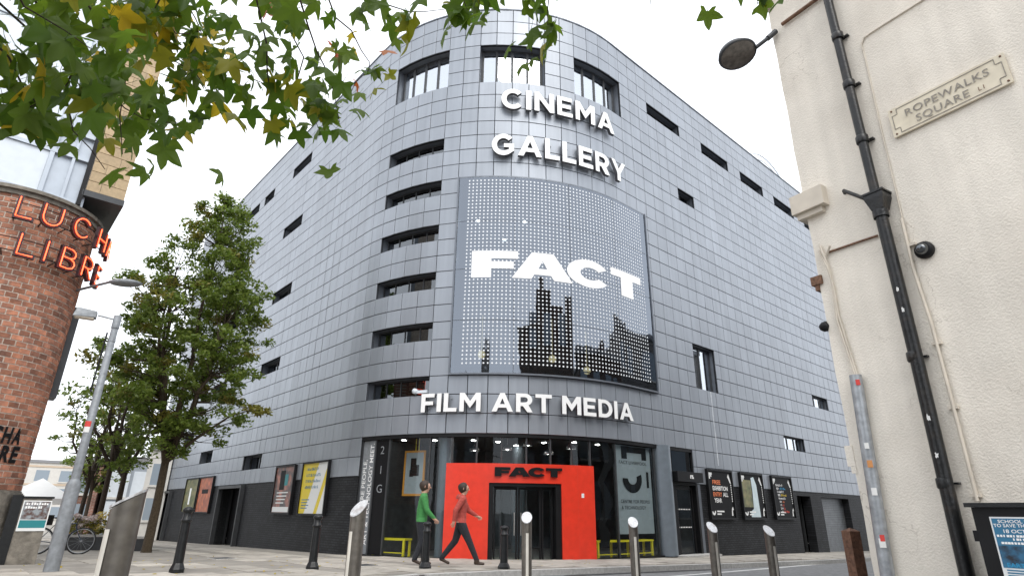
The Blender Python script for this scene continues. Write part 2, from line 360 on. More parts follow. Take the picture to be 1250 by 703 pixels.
class MB:
    def __init__(s): s.v = []; s.f = []; s.m = []; s.sm = []
    def add(s, vs, fs, mi=0, smooth=False):
        k = len(s.v)
        s.v.extend(tuple(v) for v in vs)
        for f in fs:
            s.f.append(tuple(k + i for i in f)); s.m.append(mi); s.sm.append(smooth)
    def box(s, x0, x1, y0, y1, z0, z1, X=None, mi=0):
        vs = [Vector((x, y, z)) for z in (z0, z1) for (x, y) in ((x0, y0), (x1, y0), (x1, y1), (x0, y1))]
        if X is not None: vs = [X @ v for v in vs]
        s.add(vs, [(3, 2, 1, 0), (4, 5, 6, 7), (0, 1, 5, 4), (1, 2, 6, 5), (2, 3, 7, 6), (3, 0, 4, 7)], mi)
    def tube(s, pts, r, n=8, mi=0, smooth=True, caps=True):
        pts = [Vector(p) for p in pts]
        rs = r if isinstance(r, (list, tuple)) else [r] * len(pts)
        ring = []
        ref = None
        for i, p in enumerate(pts):
            d = (pts[min(i + 1, len(pts) - 1)] - pts[max(i - 1, 0)])
            if d.length < 1e-9: d = Vector((0, 0, 1))
            d.normalize()
            if ref is None or abs(ref.dot(d)) > 0.98:
                ref = Vector((0, 0, 1)) if abs(d.z) < 0.9 else Vector((1, 0, 0))
            a = d.cross(ref).normalized(); b = d.cross(a).normalized()
            ref = b.cross(d) if False else ref
            ring.append([p + (a * math.cos(2 * math.pi * k / n) + b * math.sin(2 * math.pi * k / n)) * rs[i] for k in range(n)])
        vs = [v for rg in ring for v in rg]
        fs = []
        for i in range(len(pts) - 1):
            for k in range(n):
                k2 = (k + 1) % n
                fs.append((i * n + k2, i * n + k, (i + 1) * n + k, (i + 1) * n + k2))
        s.add(vs, fs, mi, smooth)
        if caps:
            s.add(ring[0], [tuple(range(n))], mi); s.add(ring[-1], [tuple(reversed(range(n)))], mi)
    def lathe(s, prof, n=16, X=None, mi=0, smooth=True, a0=0.0, a1=2 * math.pi):
        full = abs(a1 - a0 - 2 * math.pi) < 1e-6
        m = n if full else n + 1
        vs = []
        for r, z in prof:
            for k in range(m):
                a = a0 + (a1 - a0) * k / n
                v = Vector((r * math.cos(a), r * math.sin(a), z))
                vs.append(X @ v if X is not None else v)
        fs = []
        for i in range(len(prof) - 1):
            for k in range(n):
                k2 = (k + 1) % m
                fs.append((i * m + k, i * m + k2, (i + 1) * m + k2, (i + 1) * m + k))
        s.add(vs, fs, mi, smooth)
    def mesh(s, name, mats):
        me = bpy.data.meshes.new(name)
        me.from_pydata(s.v, [], s.f)
        for m in (mats if isinstance(mats, (list, tuple)) else [mats]): me.materials.append(m)
        me.polygons.foreach_set('material_index', s.m)
        me.polygons.foreach_set('use_smooth', s.sm)
        me.update()
        return me
    def build(s, name, mats, parent=None, mw=None):
        return link(name, s.mesh(name, mats), parent, mw)

def frame(o, x, y, z):
    m = Matrix.Identity(4)
    for i, a in enumerate((x, y, z)):
        for j in range(3): m[j][i] = a[j]
    for j in range(3): m[j][3] = o[j]
    return m

# --- flat and raised lettering
_tc = {}
def text_mesh(body, size=1.0, extrude=0.0, offset=0.0, align='CENTER', shear=0.0, space=1.0):
    key = (body, size, extrude, offset, align, shear, space)
    if key in _tc: return _tc[key]
    cu = bpy.data.curves.new('lettering', 'FONT')
    cu.body = body; cu.size = size; cu.extrude = extrude; cu.offset = offset; cu.align_x = align; cu.shear = shear; cu.space_character = space
    cu.resolution_u = 3
    o = bpy.data.objects.new('lettering_temp', cu); COL.objects.link(o)
    dg = bpy.context.evaluated_depsgraph_get()
    me = bpy.data.meshes.new_from_object(o.evaluated_get(dg))
    me.name = 'lettering'
    bpy.data.objects.remove(o); bpy.data.curves.remove(cu)
    _tc[key] = me
    return me

def bounds(me):
    c = np.empty(len(me.vertices) * 3); me.vertices.foreach_get('co', c); c = c.reshape(-1, 3)
    return c.min(0), c.max(0)

def put_text(body, name, mat_, parent, mw, height, width=None, extrude=0.0, bold=0.0, align='CENTER', shear=0.0, space=1.0):
    """one line of lettering; mw: x right, y up, z outward; height = cap height in metres"""
    me = text_mesh(body, 1.0, 0.0 if not extrude else 0.5, bold, align, shear, space).copy()
    lo, hi = bounds(me)
    sy = height / 0.70
    sx = sy
    if width: sx = width / (hi[0] - lo[0])
    me.transform(Matrix.Diagonal((sx, sy, extrude if extrude else 1.0, 1)))
    if extrude: me.transform(Matrix.Translation((0, 0, extrude * 0.5)))
    me.materials.clear(); me.materials.append(mat_)
    return link(name, me, parent, mw)

# --- heavy extended logo letters
def arcpts(cx, cy, rx, ry, a0, a1, n):
    return [(cx + rx * math.cos(math.radians(a0 + (a1 - a0) * i / n)), cy + ry * math.sin(math.radians(a0 + (a1 - a0) * i / n))) for i in range(n + 1)]
LOGO = {
 'F': (1.50, [[(0, 0), (0, 1), (1.5, 1), (1.5, .71), (.64, .71), (.64, .60), (1.36, .60), (1.36, .335), (.64, .335), (.64, 0)]]),
 'A': (2.06, [[(0, 0), (.66, 1), (1.40, 1), (2.06, 0), (1.40, 0), (1.30, .17), (.74, .17), (.64, 0)], [(.87, .40), (1.17, .40), (1.02, .70)]]),
 'C': (1.72, [arcpts(.86, .5, .86, .53, 32, 328, 34) + arcpts(.90, .5, .40, .235, 325, 35, 22)]),
 'T': (1.62, [[(0, .71), (0, 1), (1.62, 1), (1.62, .71), (1.14, .71), (1.14, 0), (.48, 0), (.48, .71)]]),
}

def _G(): 
    o = arcpts(.5, .5, .5, .52, 40, 316, 30); i = arcpts(.5, .5, .28, .305, 300, 40, 22)
    return o + [(.96, .20), (.96, .55), (.52, .55), (.52, .37), (.74, .37), (.74, .27)] + i
GLY = {
 'C': (.94, [arcpts(.5, .5, .5, .52, 42, 318, 30) + arcpts(.5, .5, .28, .305, 318, 42, 22)]),
 'G': (.98, [_G()]),
 'I': (.23, [[(0, 0), (0, 1), (.23, 1), (.23, 0)]]),
 'N': (.90, [[(0, 0), (0, 1), (.21, 1), (.68, .37), (.68, 1), (.90, 1), (.90, 0), (.70, 0), (.22, .64), (.22, 0)]]),
 'E': (.74, [[(0, 0), (0, 1), (.72, 1), (.72, .80), (.22, .80), (.22, .60), (.66, .60), (.66, .41), (.22, .41), (.22, .20), (.74, .20), (.74, 0)]]),
 'M': (1.04, [[(0, 0), (0, 1), (.24, 1), (.52, .56), (.80, 1), (1.04, 1), (1.04, 0), (.82, 0), (.82, .64), (.53, .20), (.51, .20), (.22, .64), (.22, 0)]]),
 'A': (1.04, [[(0, 0), (.41, 1), (.63, 1), (1.04, 0), (.80, 0), (.715, .21), (.325, .21), (.24, 0)], [(.40, .40), (.52, .71), (.64, .40)]]),
 'L': (.66, [[(0, 0), (0, 1), (.22, 1), (.22, .20), (.66, .20), (.66, 0)]]),
 'R': (.82, [[(0, 0), (0, 1), (.45, 1)] + arcpts(.45, .665, .35, .335, 80, -60, 12) + [(.82, 0), (.56, 0), (.34, .32), (.22, .32), (.22, 0)], [(.22, .52), (.22, .80), (.43, .80)] + arcpts(.43, .66, .15, .14, 80, -80, 8) + [(.43, .52)]]),
 'Y': (.98, [[(.38, 0), (.38, .39), (0, 1), (.25, 1), (.49, .60), (.73, 1), (.98, 1), (.60, .39), (.60, 0)]]),
 'F': (.70, [[(0, 0), (0, 1), (.70, 1), (.70, .80), (.22, .80), (.22, .58), (.64, .58), (.64, .38), (.22, .38), (.22, 0)]]),
 'T': (.84, [[(.31, 0), (.31, .80), (0, .80), (0, 1), (.84, 1), (.84, .80), (.53, .80), (.53, 0)]]),
 'D': (.90, [[(0, 0), (0, 1), (.38, 1)] + arcpts(.38, .5, .52, .5, 82, -82, 18) + [(.38, 0)], [(.22, .20), (.22, .80), (.38, .80)] + arcpts(.38, .5, .29, .30, 80, -80, 14) + [(.38, .20)]]),
}
def glyph_mesh(ch, wscale, height, depth, table=None):
    w, loops = (table or GLY)[ch]
    cu = bpy.data.curves.new('glyph', 'CURVE'); cu.dimensions = '2D'; cu.fill_mode = 'BOTH'; cu.extrude = depth / 2
    for lp in loops:
        sp = cu.splines.new('POLY'); sp.points.add(len(lp) - 1); sp.use_cyclic_u = True
        for p, (x, y) in zip(sp.points, lp): p.co = (x * wscale, y * height, 0, 1)
    o = bpy.data.objects.new('glyph_temp', cu); COL.objects.link(o)
    me = bpy.data.meshes.new_from_object(o.evaluated_get(bpy.context.evaluated_depsgraph_get()))
    bpy.data.objects.remove(o); bpy.data.curves.remove(cu)
    me.transform(Matrix.Translation((0, 0, depth / 2)))
    return me, w * wscale
def logo_mesh(ch, height, wscale, depth):
    w, loops = LOGO[ch]
    cu = bpy.data.curves.new('logo', 'CURVE'); cu.dimensions = '2D'; cu.fill_mode = 'BOTH'; cu.extrude = depth / 2
    for lp in loops:
        sp = cu.splines.new('POLY'); sp.points.add(len(lp) - 1); sp.use_cyclic_u = True
        for p, (x, y) in zip(sp.points, lp): p.co = (x * height * wscale, y * height, 0, 1)
    o = bpy.data.objects.new('logo_temp', cu); COL.objects.link(o)
    me = bpy.data.meshes.new_from_object(o.evaluated_get(bpy.context.evaluated_depsgraph_get()))
    bpy.data.objects.remove(o); bpy.data.curves.remove(cu)
    me.transform(Matrix.Translation((0, 0, depth / 2)))
    return me, w * height * wscale

# ------------------------------------------------------------------ facade coordinates: s runs along the wall, o outward
RR = 6.9
A0, B0 = 12.0, 9.2
ARC = RR * math.pi / 2
CC = UL * (A0 + RR) + UR * (B0 + RR)
def Fn(s):
    if s <= 0: return -UR
    if s >= ARC: return -UL
    p = s / RR
    return -(UL * math.sin(p) + UR * math.cos(p))
def F(s, z, o=0.0):
    n = Fn(s)
    if s <= 0: p = UL * (A0 + RR - s) + UR * B0
    elif s >= ARC: p = UL * A0 + UR * (B0 + RR + s - ARC)
    else: p = CC + n * RR
    return Vector((p.x + n.x * o, p.y + n.y * o, z))
UP = Vector((0, 0, 1))
def Fm(s, z, o=0.0):
    n = Fn(s)
    return frame(F(s, z, o), UP.cross(n), UP, n)
def cuts(s0, s1, step=0.4):
    pts = [s0]
    a, b = max(s0, 0.0), min(s1, ARC)
    if b > a:
        if a > s0: pts.append(a)
        n = max(1, int(math.ceil((b - a) / step)))
        pts += [a + (b - a) * i / n for i in range(1, n + 1)]
        if s1 > b + 1e-6: pts.append(s1)
    else: pts.append(s1)
    return pts
def fbox(mb, s0, s1, z0, z1, o0, o1, mi=0, step=0.4):
    cs = cuts(s0, s1, step)
    vs = []
    for s in cs:
        vs += [F(s, z0, o0), F(s, z0, o1), F(s, z1, o1), F(s, z1, o0)]
    fs = [(0, 1, 2, 3)]
    for i in range(len(cs) - 1):
        a, b = i * 4, (i + 1) * 4
        for k in range(4):
            k2 = (k + 1) % 4
            fs.append((a + k2, a + k, b + k, b + k2))
    e = (len(cs) - 1) * 4
    fs.append((e + 3, e + 2, e + 1, e))
    mb.add(vs, fs, mi)
def fpart(name, m, parent, *boxes, step=0.4):
    mb = MB()
    for b in boxes: fbox(mb, *b, step=step)
    return mb.build(name, m, parent)

def gz(y):
    return 0.47 - 0.027 * min(max(y, 6.0), 40.0)

def to_px(p):
    d = Vector(p) - CAM
    x = sum(CR[i][0] * d[i] for i in range(3)); y = sum(CR[i][1] * d[i] for i in range(3)); z = -sum(CR[i][2] * d[i] for i in range(3))
    if z < 0.05: return None
    return 625 + 715 * x / z, 351.5 - 715 * y / z, z

# ------------------------------------------------------------------ the setting: ground, road, pavement
def sheet(name, poly, dz, m, kind='structure', parent=None):
    bm = bmesh.new()
    f = bm.faces.new([bm.verts.new((x, y, 0)) for x, y in poly])
    for yy in (6.0, 40.0):
        bmesh.ops.bisect_plane(bm, geom=bm.verts[:] + bm.edges[:] + bm.faces[:], plane_co=(0, yy, 0), plane_no=(0, 1, 0))
    for v in bm.verts: v.co.z = gz(v.co.y) + dz
    bmesh.ops.triangulate(bm, faces=bm.faces[:])
    bmesh.ops.recalc_face_normals(bm, faces=bm.faces[:])
    me = bpy.data.meshes.new(name); bm.to_mesh(me); bm.free()
    if me.polygons and me.polygons[0].normal.z < 0: me.flip_normals()
    me.materials.append(m)
    o = link(name, me, parent)
    if kind: o['kind'] = kind
    return o

sheet('road', [(-500, -500), (500, -500), (500, 700), (-500, 700)], -0.10, M['road'])
KERB = [(-2.3, -25), (-2.2, 8.0), (-2.0, 10.6), (-1.74, 11.15), (-1.19, 11.71), (-.33, 12.5), (1.01, 13.48), (3.46, 15.24), (5.94, 16.95), (9.23, 19.4), (31.5, 39.0)]
pavement = sheet('pavement', [(-200, -25)] + KERB + [(20, 60), (-200, 250)], 0.0, M['joint'])
sheet('road_line', [(2.3, 12.4), (2.42, 12.33), (5.6, 15.5), (9.75, 19.75), (30, 38.0), (29.9, 38.1), (9.6, 19.85), (5.45, 15.6)], -0.096, M['roadline'])
sheet('asphalt_patch', [(1.1, 13.25), (1.25, 13.05), (3.8, 14.9), (5.2, 15.95), (5.0, 16.05), (3.5, 15.0)], -0.092, M['asphalt'])

# granite kerb stones
mb = MB(); mb.box(-0.45, 0.445, -0.08, 0.08, -0.16, 0.012)
kerb_me = mb.mesh('kerb_stone', M['kerb'])
def walk(poly, step):
    out = []; carry = step / 2
    for a, b in zip(poly[:-1], poly[1:]):
        a, b = Vector(a), Vector(b); L = (b - a).length; t = carry
        while t < L:
            out.append((a + (b - a) * (t / L), (b - a).normalized())); t += step
        carry = t - L
    return out
for p, d in walk(KERB[1:], 0.9):
    z = gz(p.y); sl = (gz(p.y + d.y) - gz(p.y))
    x = Vector((d.x, d.y, sl)).normalized(); y = UP.cross(x).normalized()
    link('kerb_stone', kerb_me, pavement, frame((p.x, p.y, z), x, y, x.cross(y)))

# paving slabs on the square, those in view as pieces
mb = MB(); mb.box(-0.44, 0.44, -0.29, 0.29, -0.03, 0.012)
slab_me = mb.mesh('slab', M['slab'])
cand = []
for i in range(-16, 50):
    for j in range(-60, 60):
        b = 0.6 * i + 0.3; a = 0.9 * j + 0.45 * (i % 2)
        if b > 8.85 or (b > 6 and a < 16): pass
        p = UL * a + UR * b
        x, y = p.x, p.y
        if y < 8 or y > 40: continue
        # on the square side of the kerb, in front of the buildings
        k = None
        for (x0, y0), (x1, y1) in zip(KERB[:-1], KERB[1:]):
            c = (x1 - x0) * (y - y0) - (y1 - y0) * (x - x0)
            L = math.hypot(x1 - x0, y1 - y0); t = ((x - x0) * (x1 - x0) + (y - y0) * (y1 - y0)) / L / L
            if -0.05 <= t <= 1.05:
                d = c / L
                if k is None or abs(d) < abs(k): k = d
        if k is None or k < 0.62: continue
        rel = Vector((x, y, 0)) - CC; la, lb = rel.dot(UL), rel.dot(UR)
        inside = (la > -RR and lb > -RR and not (la < 0 and lb < 0)) or (rel.length < RR + 0.5 and la < 0 and lb < 0) or (la > -RR - .35 and lb > -.0) or (lb > -RR - .35 and la > 0)
        if inside: continue
        q = to_px((x, y, gz(y)))
        if q is None or not (-30 < q[0] < 1280 and q[1] < 725): continue
        cand.append((q[2], p))
cand.sort(key=lambda t: t[0])
for _, p in cand[:300]:
    r = rnd.uniform(-0.004, 0.004)
    x = Vector((UL.x, UL.y, -0.027 * UL.y + r)).normalized(); y = UP.cross(x).normalized()
    link('slab', slab_me, pavement, frame((p.x, p.y, gz(p.y) + rnd.uniform(-.003, .003)), x, y, x.cross(y)))

# ------------------------------------------------------------------ the cinema building
BASE = -0.6
bld = thing('cinema_building', 'large grey metal-tiled arts cinema with a rounded corner and glass entrance', 'building', tuple(F(6.77, -0.1)))
ZR = 0.591
def rz(k): return 3.4 + ZR * k
OPEN = []   # (s0, s1, row0, row1)
for k in (2, 5, 8, 11, 14, 17): OPEN.append((1.23, 3.75, k, k + 1))
TOPW = [(1.23, 3.75, 22, 25), (5.01, 7.53, 22, 25), (8.79, 11.31, 22, 25)]
OPEN += TOPW
RSL = [(13.2, 15.73), (17.62, 20.14), (21.4, 23.9), (25.2, 27.7), (29.1, 31.6)]
for a, b in RSL: OPEN.append((a, b, 24, 25))
OPEN += [(15.1, 16.36, 18, 19), (15.0, 16.6, 4, 7), (25.83, 27.72, 5, 6), (21.9, 24.0, 1, 2), (29.4, 31.3, 1, 2)]
LSL = [(-9.1, -6.8, k, k + 1) for k in (24, 18, 12, 6)] + [(-16.3, -14.0, k, k + 1) for k in (24, 18, 12, 6)] + [(-13.2, -11.7, 24, 25)]
OPEN += LSL + [(-9.4, -7.15, -1, 0), (-16.3, -14.2, 0, 1), (-20.2, -18.3, 2, 3)]
BAY = (4.40, 12.33, 3, 15)
GS0, GS1 = 1.23, 14.25        # ground floor glazing
SL, SR = -26.0, 41.0
TOPROW = 28
def in_bay(s0, s1, k): return BAY[2] <= k < BAY[3] and s1 > BAY[0] and s0 < BAY[1]
def row_spans(k):
    iv = [(SL, SR)]
    rem = [(o[0], o[1]) for o in OPEN if o[2] <= k < o[3]]
    if BAY[2] <= k < BAY[3]: rem.append((BAY[0], BAY[1]))
    if k < 0: rem.append((GS0, GS1))
    for a, b in rem:
        nv = []
        for x, y in iv:
            if b <= x or a >= y: nv.append((x, y)); continue
            if a > x: nv.append((x, a))
            if b < y: nv.append((b, y))
        iv = nv
    return iv
TW = 0.63
J0 = 1.23
back = MB()
tiles = []
GAP = 0.011
for k in range(-2, TOPROW):
    for a, b in row_spans(k):
        fbox(back, a, b, rz(k), rz(k + 1), -0.10, -0.030, step=0.63)
        i0 = math.floor((a - J0) / TW) - 1
        e = [a]
        j = i0
        while True:
            x = J0 + j * TW; j += 1
            if x <= a + 0.12: continue
            if x >= b - 0.12: break
            e.append(x)
        e.append(b)
        for s0, s1 in zip(e[:-1], e[1:]): tiles.append((s0, s1, k))
back.build('cladding_backing', M['tileback'], bld)
_tile = {}
def tile_mesh(w, h):
    key = (round(w, 3), round(h, 3))
    if key not in _tile:
        m_ = MB(); c = 0.006; w2, h2 = w / 2, h / 2
        vs = [(-w2, -h2, -0.03), (w2, -h2, -0.03), (w2, h2, -0.03), (-w2, h2, -0.03),
              (-w2, -h2, -c), (w2, -h2, -c), (w2, h2, -c), (-w2, h2, -c),
              (-w2 + c, -h2 + c, 0), (w2 - c, -h2 + c, 0), (w2 - c, h2 - c, 0), (-w2 + c, h2 - c, 0)]
        fs = [(8, 9, 10, 11)]
        for i in range(4):
            j2 = (i + 1) % 4
            fs += [(i, j2, 4 + j2, 4 + i), (4 + i, 4 + j2, 8 + j2, 8 + i)]
        m_.add(vs, fs); _tile[key] = m_.mesh('facade_tile', M['tile'])
    return _tile[key]
def tile_px(s0, s1, k):
    q = [to_px(F(s, z)) for s, z in ((s0, rz(k)), (s1, rz(k)), (s1, rz(k + 1)), (s0, rz(k + 1)))]
    if any(t is None for t in q): return 0
    if not (0 < q[0][0] < 1250 and 0 < q[0][1] < 703): return 0
    ar = 0
    for i in range(4):
        j2 = (i + 1) % 4
        ar += q[i][0] * q[j2][1] - q[j2][0] * q[i][1]
    return -ar / 2
scored = sorted(((tile_px(*t), i) for i, t in enumerate(tiles)), key=lambda t: -abs(t[0]))
big = set(i for _, i in scored[:300])
rest = MB()
for i, (s0, s1, k) in enumerate(tiles):
    sm = (s0 + s1) / 2
    g0 = GAP if (round((s0 - J0) / TW) % 7 or sm > 0.3) else 0.022
    gv = .007 if sm < 0 else .0105
    w = s1 - s0 - 2 * gv - (.022 if g0 > GAP else 0); h = ZR - 2 * .0105
    if 0 < sm < ARC: w = 2 * (RR) * math.sin((s1 - s0) / 2 / RR) - 2 * .0105
    if w < 0.05: continue
    mw = Fm(sm, rz(k) + ZR / 2, 0.0) @ Matrix.Rotation(rnd.gauss(0, .0045), 4, 'X') @ Matrix.Rotation(rnd.gauss(0, .0045), 4, 'Y')
    me = tile_mesh(w, h)
    if i in big: link('facade_tile', me, bld, mw)
    else: rest.add([mw @ v.co for v in me.vertices], [tuple(p.vertices) for p in me.polygons])
tag(rest.build('facade_tile_field', M['tile'], bld), kind='stuff')

# roof coping and roof
fpart('roof_coping', M['reveal'], bld, (SL, SR, rz(TOPROW) + .002, rz(TOPROW) + 0.06, -0.35, 0.03), step=0.63)
plan = [F(s, 0, -.12) for s in cuts(SL, SR, .63)] + [UL * (A0 + RR - SL) + UR * (B0 + RR + SR - ARC)]
mb = MB(); mb.add([Vector((p.x, p.y, 19.5)) for p in plan], [tuple(range(len(plan)))]); mb.build('roof', M['roofgrey'], bld)
# rear of the building: end walls and back
for p, q in ((plan[-2], plan[-1]), (plan[-1], plan[0])):
    mb = MB(); mb.add([Vector((p.x, p.y, BASE)), Vector((q.x, q.y, BASE)), Vector((q.x, q.y, 19.5)), Vector((p.x, p.y, 19.5))], [(0, 1, 2, 3)]); mb.build('rear_wall', M['tileback'], bld)
# curved roof rail
mb = MB()
pts = [F(23.2 + 4.6 * t, rz(TOPROW) + 0.03 + .95 * math.sin(math.pi * min(1, t * 1.0)) ** .7, -.25) for t in [i / 16 for i in range(17)]]
mb.tube(pts, 0.04, 6)
pts2 = [p + Vector((0, 0, -.35)) for p in pts[2:-2]]
mb.tube(pts2, 0.03, 6)
mb.build('roof_rail', M['whitepanel'], bld)

# windows: reveal, frame, panes
def window(s0, s1, z0, z1, depth=0.34, npane=4, pm='pane', mull=0.05, bright=()):
    mb = MB()
    t = 0.02
    fbox(mb, s0 - t, s1 + t, z1 + .002, z1 + .022, -depth, -0.034)
    fbox(mb, s0 - t, s1 + t, z0 - .022, z0 - .002, -depth, -0.034)
    fbox(mb, s0 - t, s0, z0 - .001, z1 + .001, -depth, -0.036)
    fbox(mb, s1, s1 + t, z0 - .001, z1 + .001, -depth, -0.036)
    w = mb.build('window', M['reveal'], bld)
    mb = MB(); fw = 0.045
    o0, o1 = -depth - .03, -depth + .03
    fbox(mb, s0, s1, z0, z0 + fw, o0, o1); fbox(mb, s0, s1, z1 - fw, z1, o0, o1)
    ed = [s0 + (s1 - s0) * i / npane for i in range(npane + 1)]
    for i, e in enumerate(ed):
        a = e - mull / 2 if 0 < i < npane else (e if i == 0 else e - mull)
        fbox(mb, a, a + mull, z0 + fw + .001, z1 - fw - .001, o0, o1 + .002)
    mb.build('frame', M['darkgrey'], w)
    for i in range(npane):
        a, b = ed[i] + mull / 2, ed[i + 1] - mull / 2
        fpart('pane', M[pm if pm != 'pane' else 'clearpane' if i in bright else 'pane'], w, (a, b, z0 + fw, z1 - fw, -depth - .006, -depth + .004))
        if i in bright: fpart('white_sheet', M['white_sheet'], w, (a, b, z0 + fw, z1 - fw, -depth - .12, -depth - .10))  # plain white sheet just behind the listed panes
    fpart('back_panel', M['dark'], w, (s0, s1, z0, z1, -depth - 1.0, -depth - .9))
    return w
for i, (s0, s1, k0, k1) in enumerate(OPEN):
    if (s0, s1, k0, k1) in TOPW:
        w = window(s0, s1, rz(k0), rz(k1), 0.36, 4, mull=0.10, bright=(0, 1, 2, 3) if s0 < 8 else (0, 1, 2), pm='skypane')
    elif s0 == 1.23: window(s0, s1, rz(k0), rz(k1), 0.34, 4, mull=0.03)
    elif s0 == 15.0: window(s0, s1, rz(k0), rz(k1), 0.28, 2, mull=0.06, pm='skypane', bright=(0,))
    elif s0 in (25.83, 21.9, 29.4): window(s0, s1, rz(k0), rz(k1), 0.22, 3, pm='skypane', bright=(0, 1))
    else: window(s0, s1, rz(k0), rz(k1), 0.36, 2)

mb = MB(); g_ = random.Random(4); vs = []
for i in range(26):
    z = rz(4) - .02 - i * .112; w = .030 + .006 * math.sin(i * .9) + g_.uniform(-.004, .004); c_ = 15.98 + .01 * math.sin(i * .5)
    vs += [F(c_ - w, z, .0025), F(c_ + w, z, .0025)]
mb.add(vs, [(2 * i, 2 * i + 2, 2 * i + 3, 2 * i + 1) for i in range(25)]); mb.build('lime_streak', M['lime'], bld)
# great curved glass bay: panes, joints, white dots, interior, lamps
bz0, bz1 = rz(3), rz(15)
bay = fpart('glass_bay', M['reveal'], bld,
            (BAY[0], BAY[0] + .05, bz0, bz1, -0.3, 0.10), (BAY[1] - .05, BAY[1], bz0, bz1, -0.3, 0.10),
            (BAY[0] + .05, BAY[1] - .05, bz1 - .05, bz1, -0.3, 0.06), (BAY[0] + .05, BAY[1] - .05, bz0 - .0, bz0 + .05, -0.3, 0.12))
cs = [BAY[0] + .05 + (BAY[1] - BAY[0] - .10) * i / 4 for i in range(5)]
zs = [bz0 + .05, rz(6), rz(9), rz(12), bz1 - .05]
for i in range(4):
    for j in range(4):
        fpart('bay_pane', M['baypane'], bay, (cs[i] + .008, cs[i + 1] - .008, zs[j] + .008, zs[j + 1] - .008, 0.05, 0.062), step=0.25)
mb = MB()
for i in range(1, 4): fbox(mb, cs[i] - .006, cs[i] + .006, zs[0], zs[-1], 0.045, 0.058)
for j in range(1, 4): fbox(mb, cs[0], cs[-1], zs[j] - .006, zs[j] + .006, 0.045, 0.0575)
mb.build('bay_joint', M['darkgrey'], bay)
fpart('bay_lining', M['greyfilm'], bay, (BAY[0] + .06, BAY[1] - .06, bz0, bz1, -2.6, -2.5))
mb = MB()
for j in (0, 4, 8): fbox(mb, BAY[0] + .06, BAY[1] - .06, rz(3 + j) - .12, rz(3 + j) + .02, -2.5, -0.30)
fbox(mb, BAY[0] + .06, BAY[1] - .06, bz1 - .02, bz1 + .1, -2.5, -0.30)
mb.build('floor_slab', M['dark'], bay)
fpart('handrail', M['steel'], bay, (BAY[0] + .1, BAY[1] - .1, bz0 + .26, bz0 + .29, -0.05, 0.0), (BAY[0] + .1, BAY[1] - .1, bz0 + .12, bz0 + .135, -0.05, 0.0))
dots = MB()
DX = 0.1335
s = 4.82
hexa = [(math.cos(math.pi / 3 * i), math.sin(math.pi / 3 * i)) for i in range(6)]
logo_z0, logo_z1 = 8.40, 9.36
while s < 11.98:
    z = bz0 + .36
    while z < bz1 - .15:
        if True:
            mw = Fm(s, z, 0.066); r = 0.031
            dots.add([mw @ Vector((x * r, y * r, 0)) for x, y in hexa], [(0, 1, 2, 3, 4, 5)])
        z += DX
    s += DX
tag(dots.build('white_dots', M['frit'], bay), kind='stuff')
for s, z in ((8.05, 6.0), (9.6, 5.75), (5.3, 6.05)):
    mb = MB(); mb.lathe([(0, -.13), (.09, -.1), (.13, 0), (.09, .1), (0, .13)], 12, Matrix.Translation(F(s, z, -.9))); mb.tube([F(s, z + .13, -.9), F(s, z + 1.4, -.9)], .008, 5)
    mb.build('globe_lamp', M['lampwarm'], bay)
for s, z in ((4.9, 11.2), (7.0, 11.2), (6.1, 10.4), (5.2, 9.7)):
    mb = MB(); mb.lathe([(0, -.05), (.05, -.03), (.07, 0), (.05, .03), (0, .05)], 10, Matrix.Translation(F(s, z, -1.3)))
    mb.build('spot_lamp', M['lampwhite'], bay)

# ground floor: brick base left and right, doors, shutter
HB = rz(-2)
def wall_spans(s0, s1, holes):
    out = []; x = s0
    for a, b, zt in sorted(holes):
        out.append((x, a, BASE, HB)); out.append((a, b, zt, HB)); x = b
    out.append((x, s1, BASE, HB)); return [o for o in out if o[3] - o[2] > .01]
LD = [(-11.6, -8.75, 2.06), (-22.6, -20.6, 2.02)]
RD = [(22.35, 23.75, 2.04), (24.95, 28.2, 2.02)]
mb = MB()
for a, b, z0, z1 in wall_spans(SL, GS0, LD): fbox(mb, a, b, z0, z1 - .002, -0.4, -0.02)
mb.build('brick_base', M['bb_left'], bld)
mb = MB()
for a, b, z0, z1 in wall_spans(GS1 + .32, SR, RD): fbox(mb, a, b, z0, z1 - .002, -0.4, -0.02)
mb.build('brick_base', M['bb_right'], bld)
for a, b, zt in LD:
    d = fpart('side_door', M['black'], bld, (a, b, BASE, zt, -.62, -.55))
    fpart('door_surround', M['darkgrey'], d, (a - .10, a, BASE, zt + .12, -.5, .16), (b, b + .10, BASE, zt + .12, -.5, .16), (a, b, zt, zt + .12, -.5, .157))
    fpart('door_handle', M['steel'], d, ((a + b) / 2 + .06, (a + b) / 2 + .09, .75, 1.15, -.55, -.50))
a, b, zt = RD[0]
d = fpart('side_door', M['black'], bld, (a, b, BASE, zt, -.62, -.55))
fpart('door_frame', M['darkgrey'], d, (a, a + .07, BASE, zt, -.54, -.46), (b - .07, b, BASE, zt, -.54, -.46), (a + .07, b - .07, zt - .07, zt, -.54, -.462))
a, b, zt = RD[1]
mb = MB()
z = BASE
while z < zt:
    fbox(mb, a, b, z + .004, z + .076, -.36, -.33); z += .08
mb.build('roller_shutter', M['shutter'], bld)
fpart('shutter_backing', M['black'], bld, (a, b, BASE, zt, -.42, -.38))

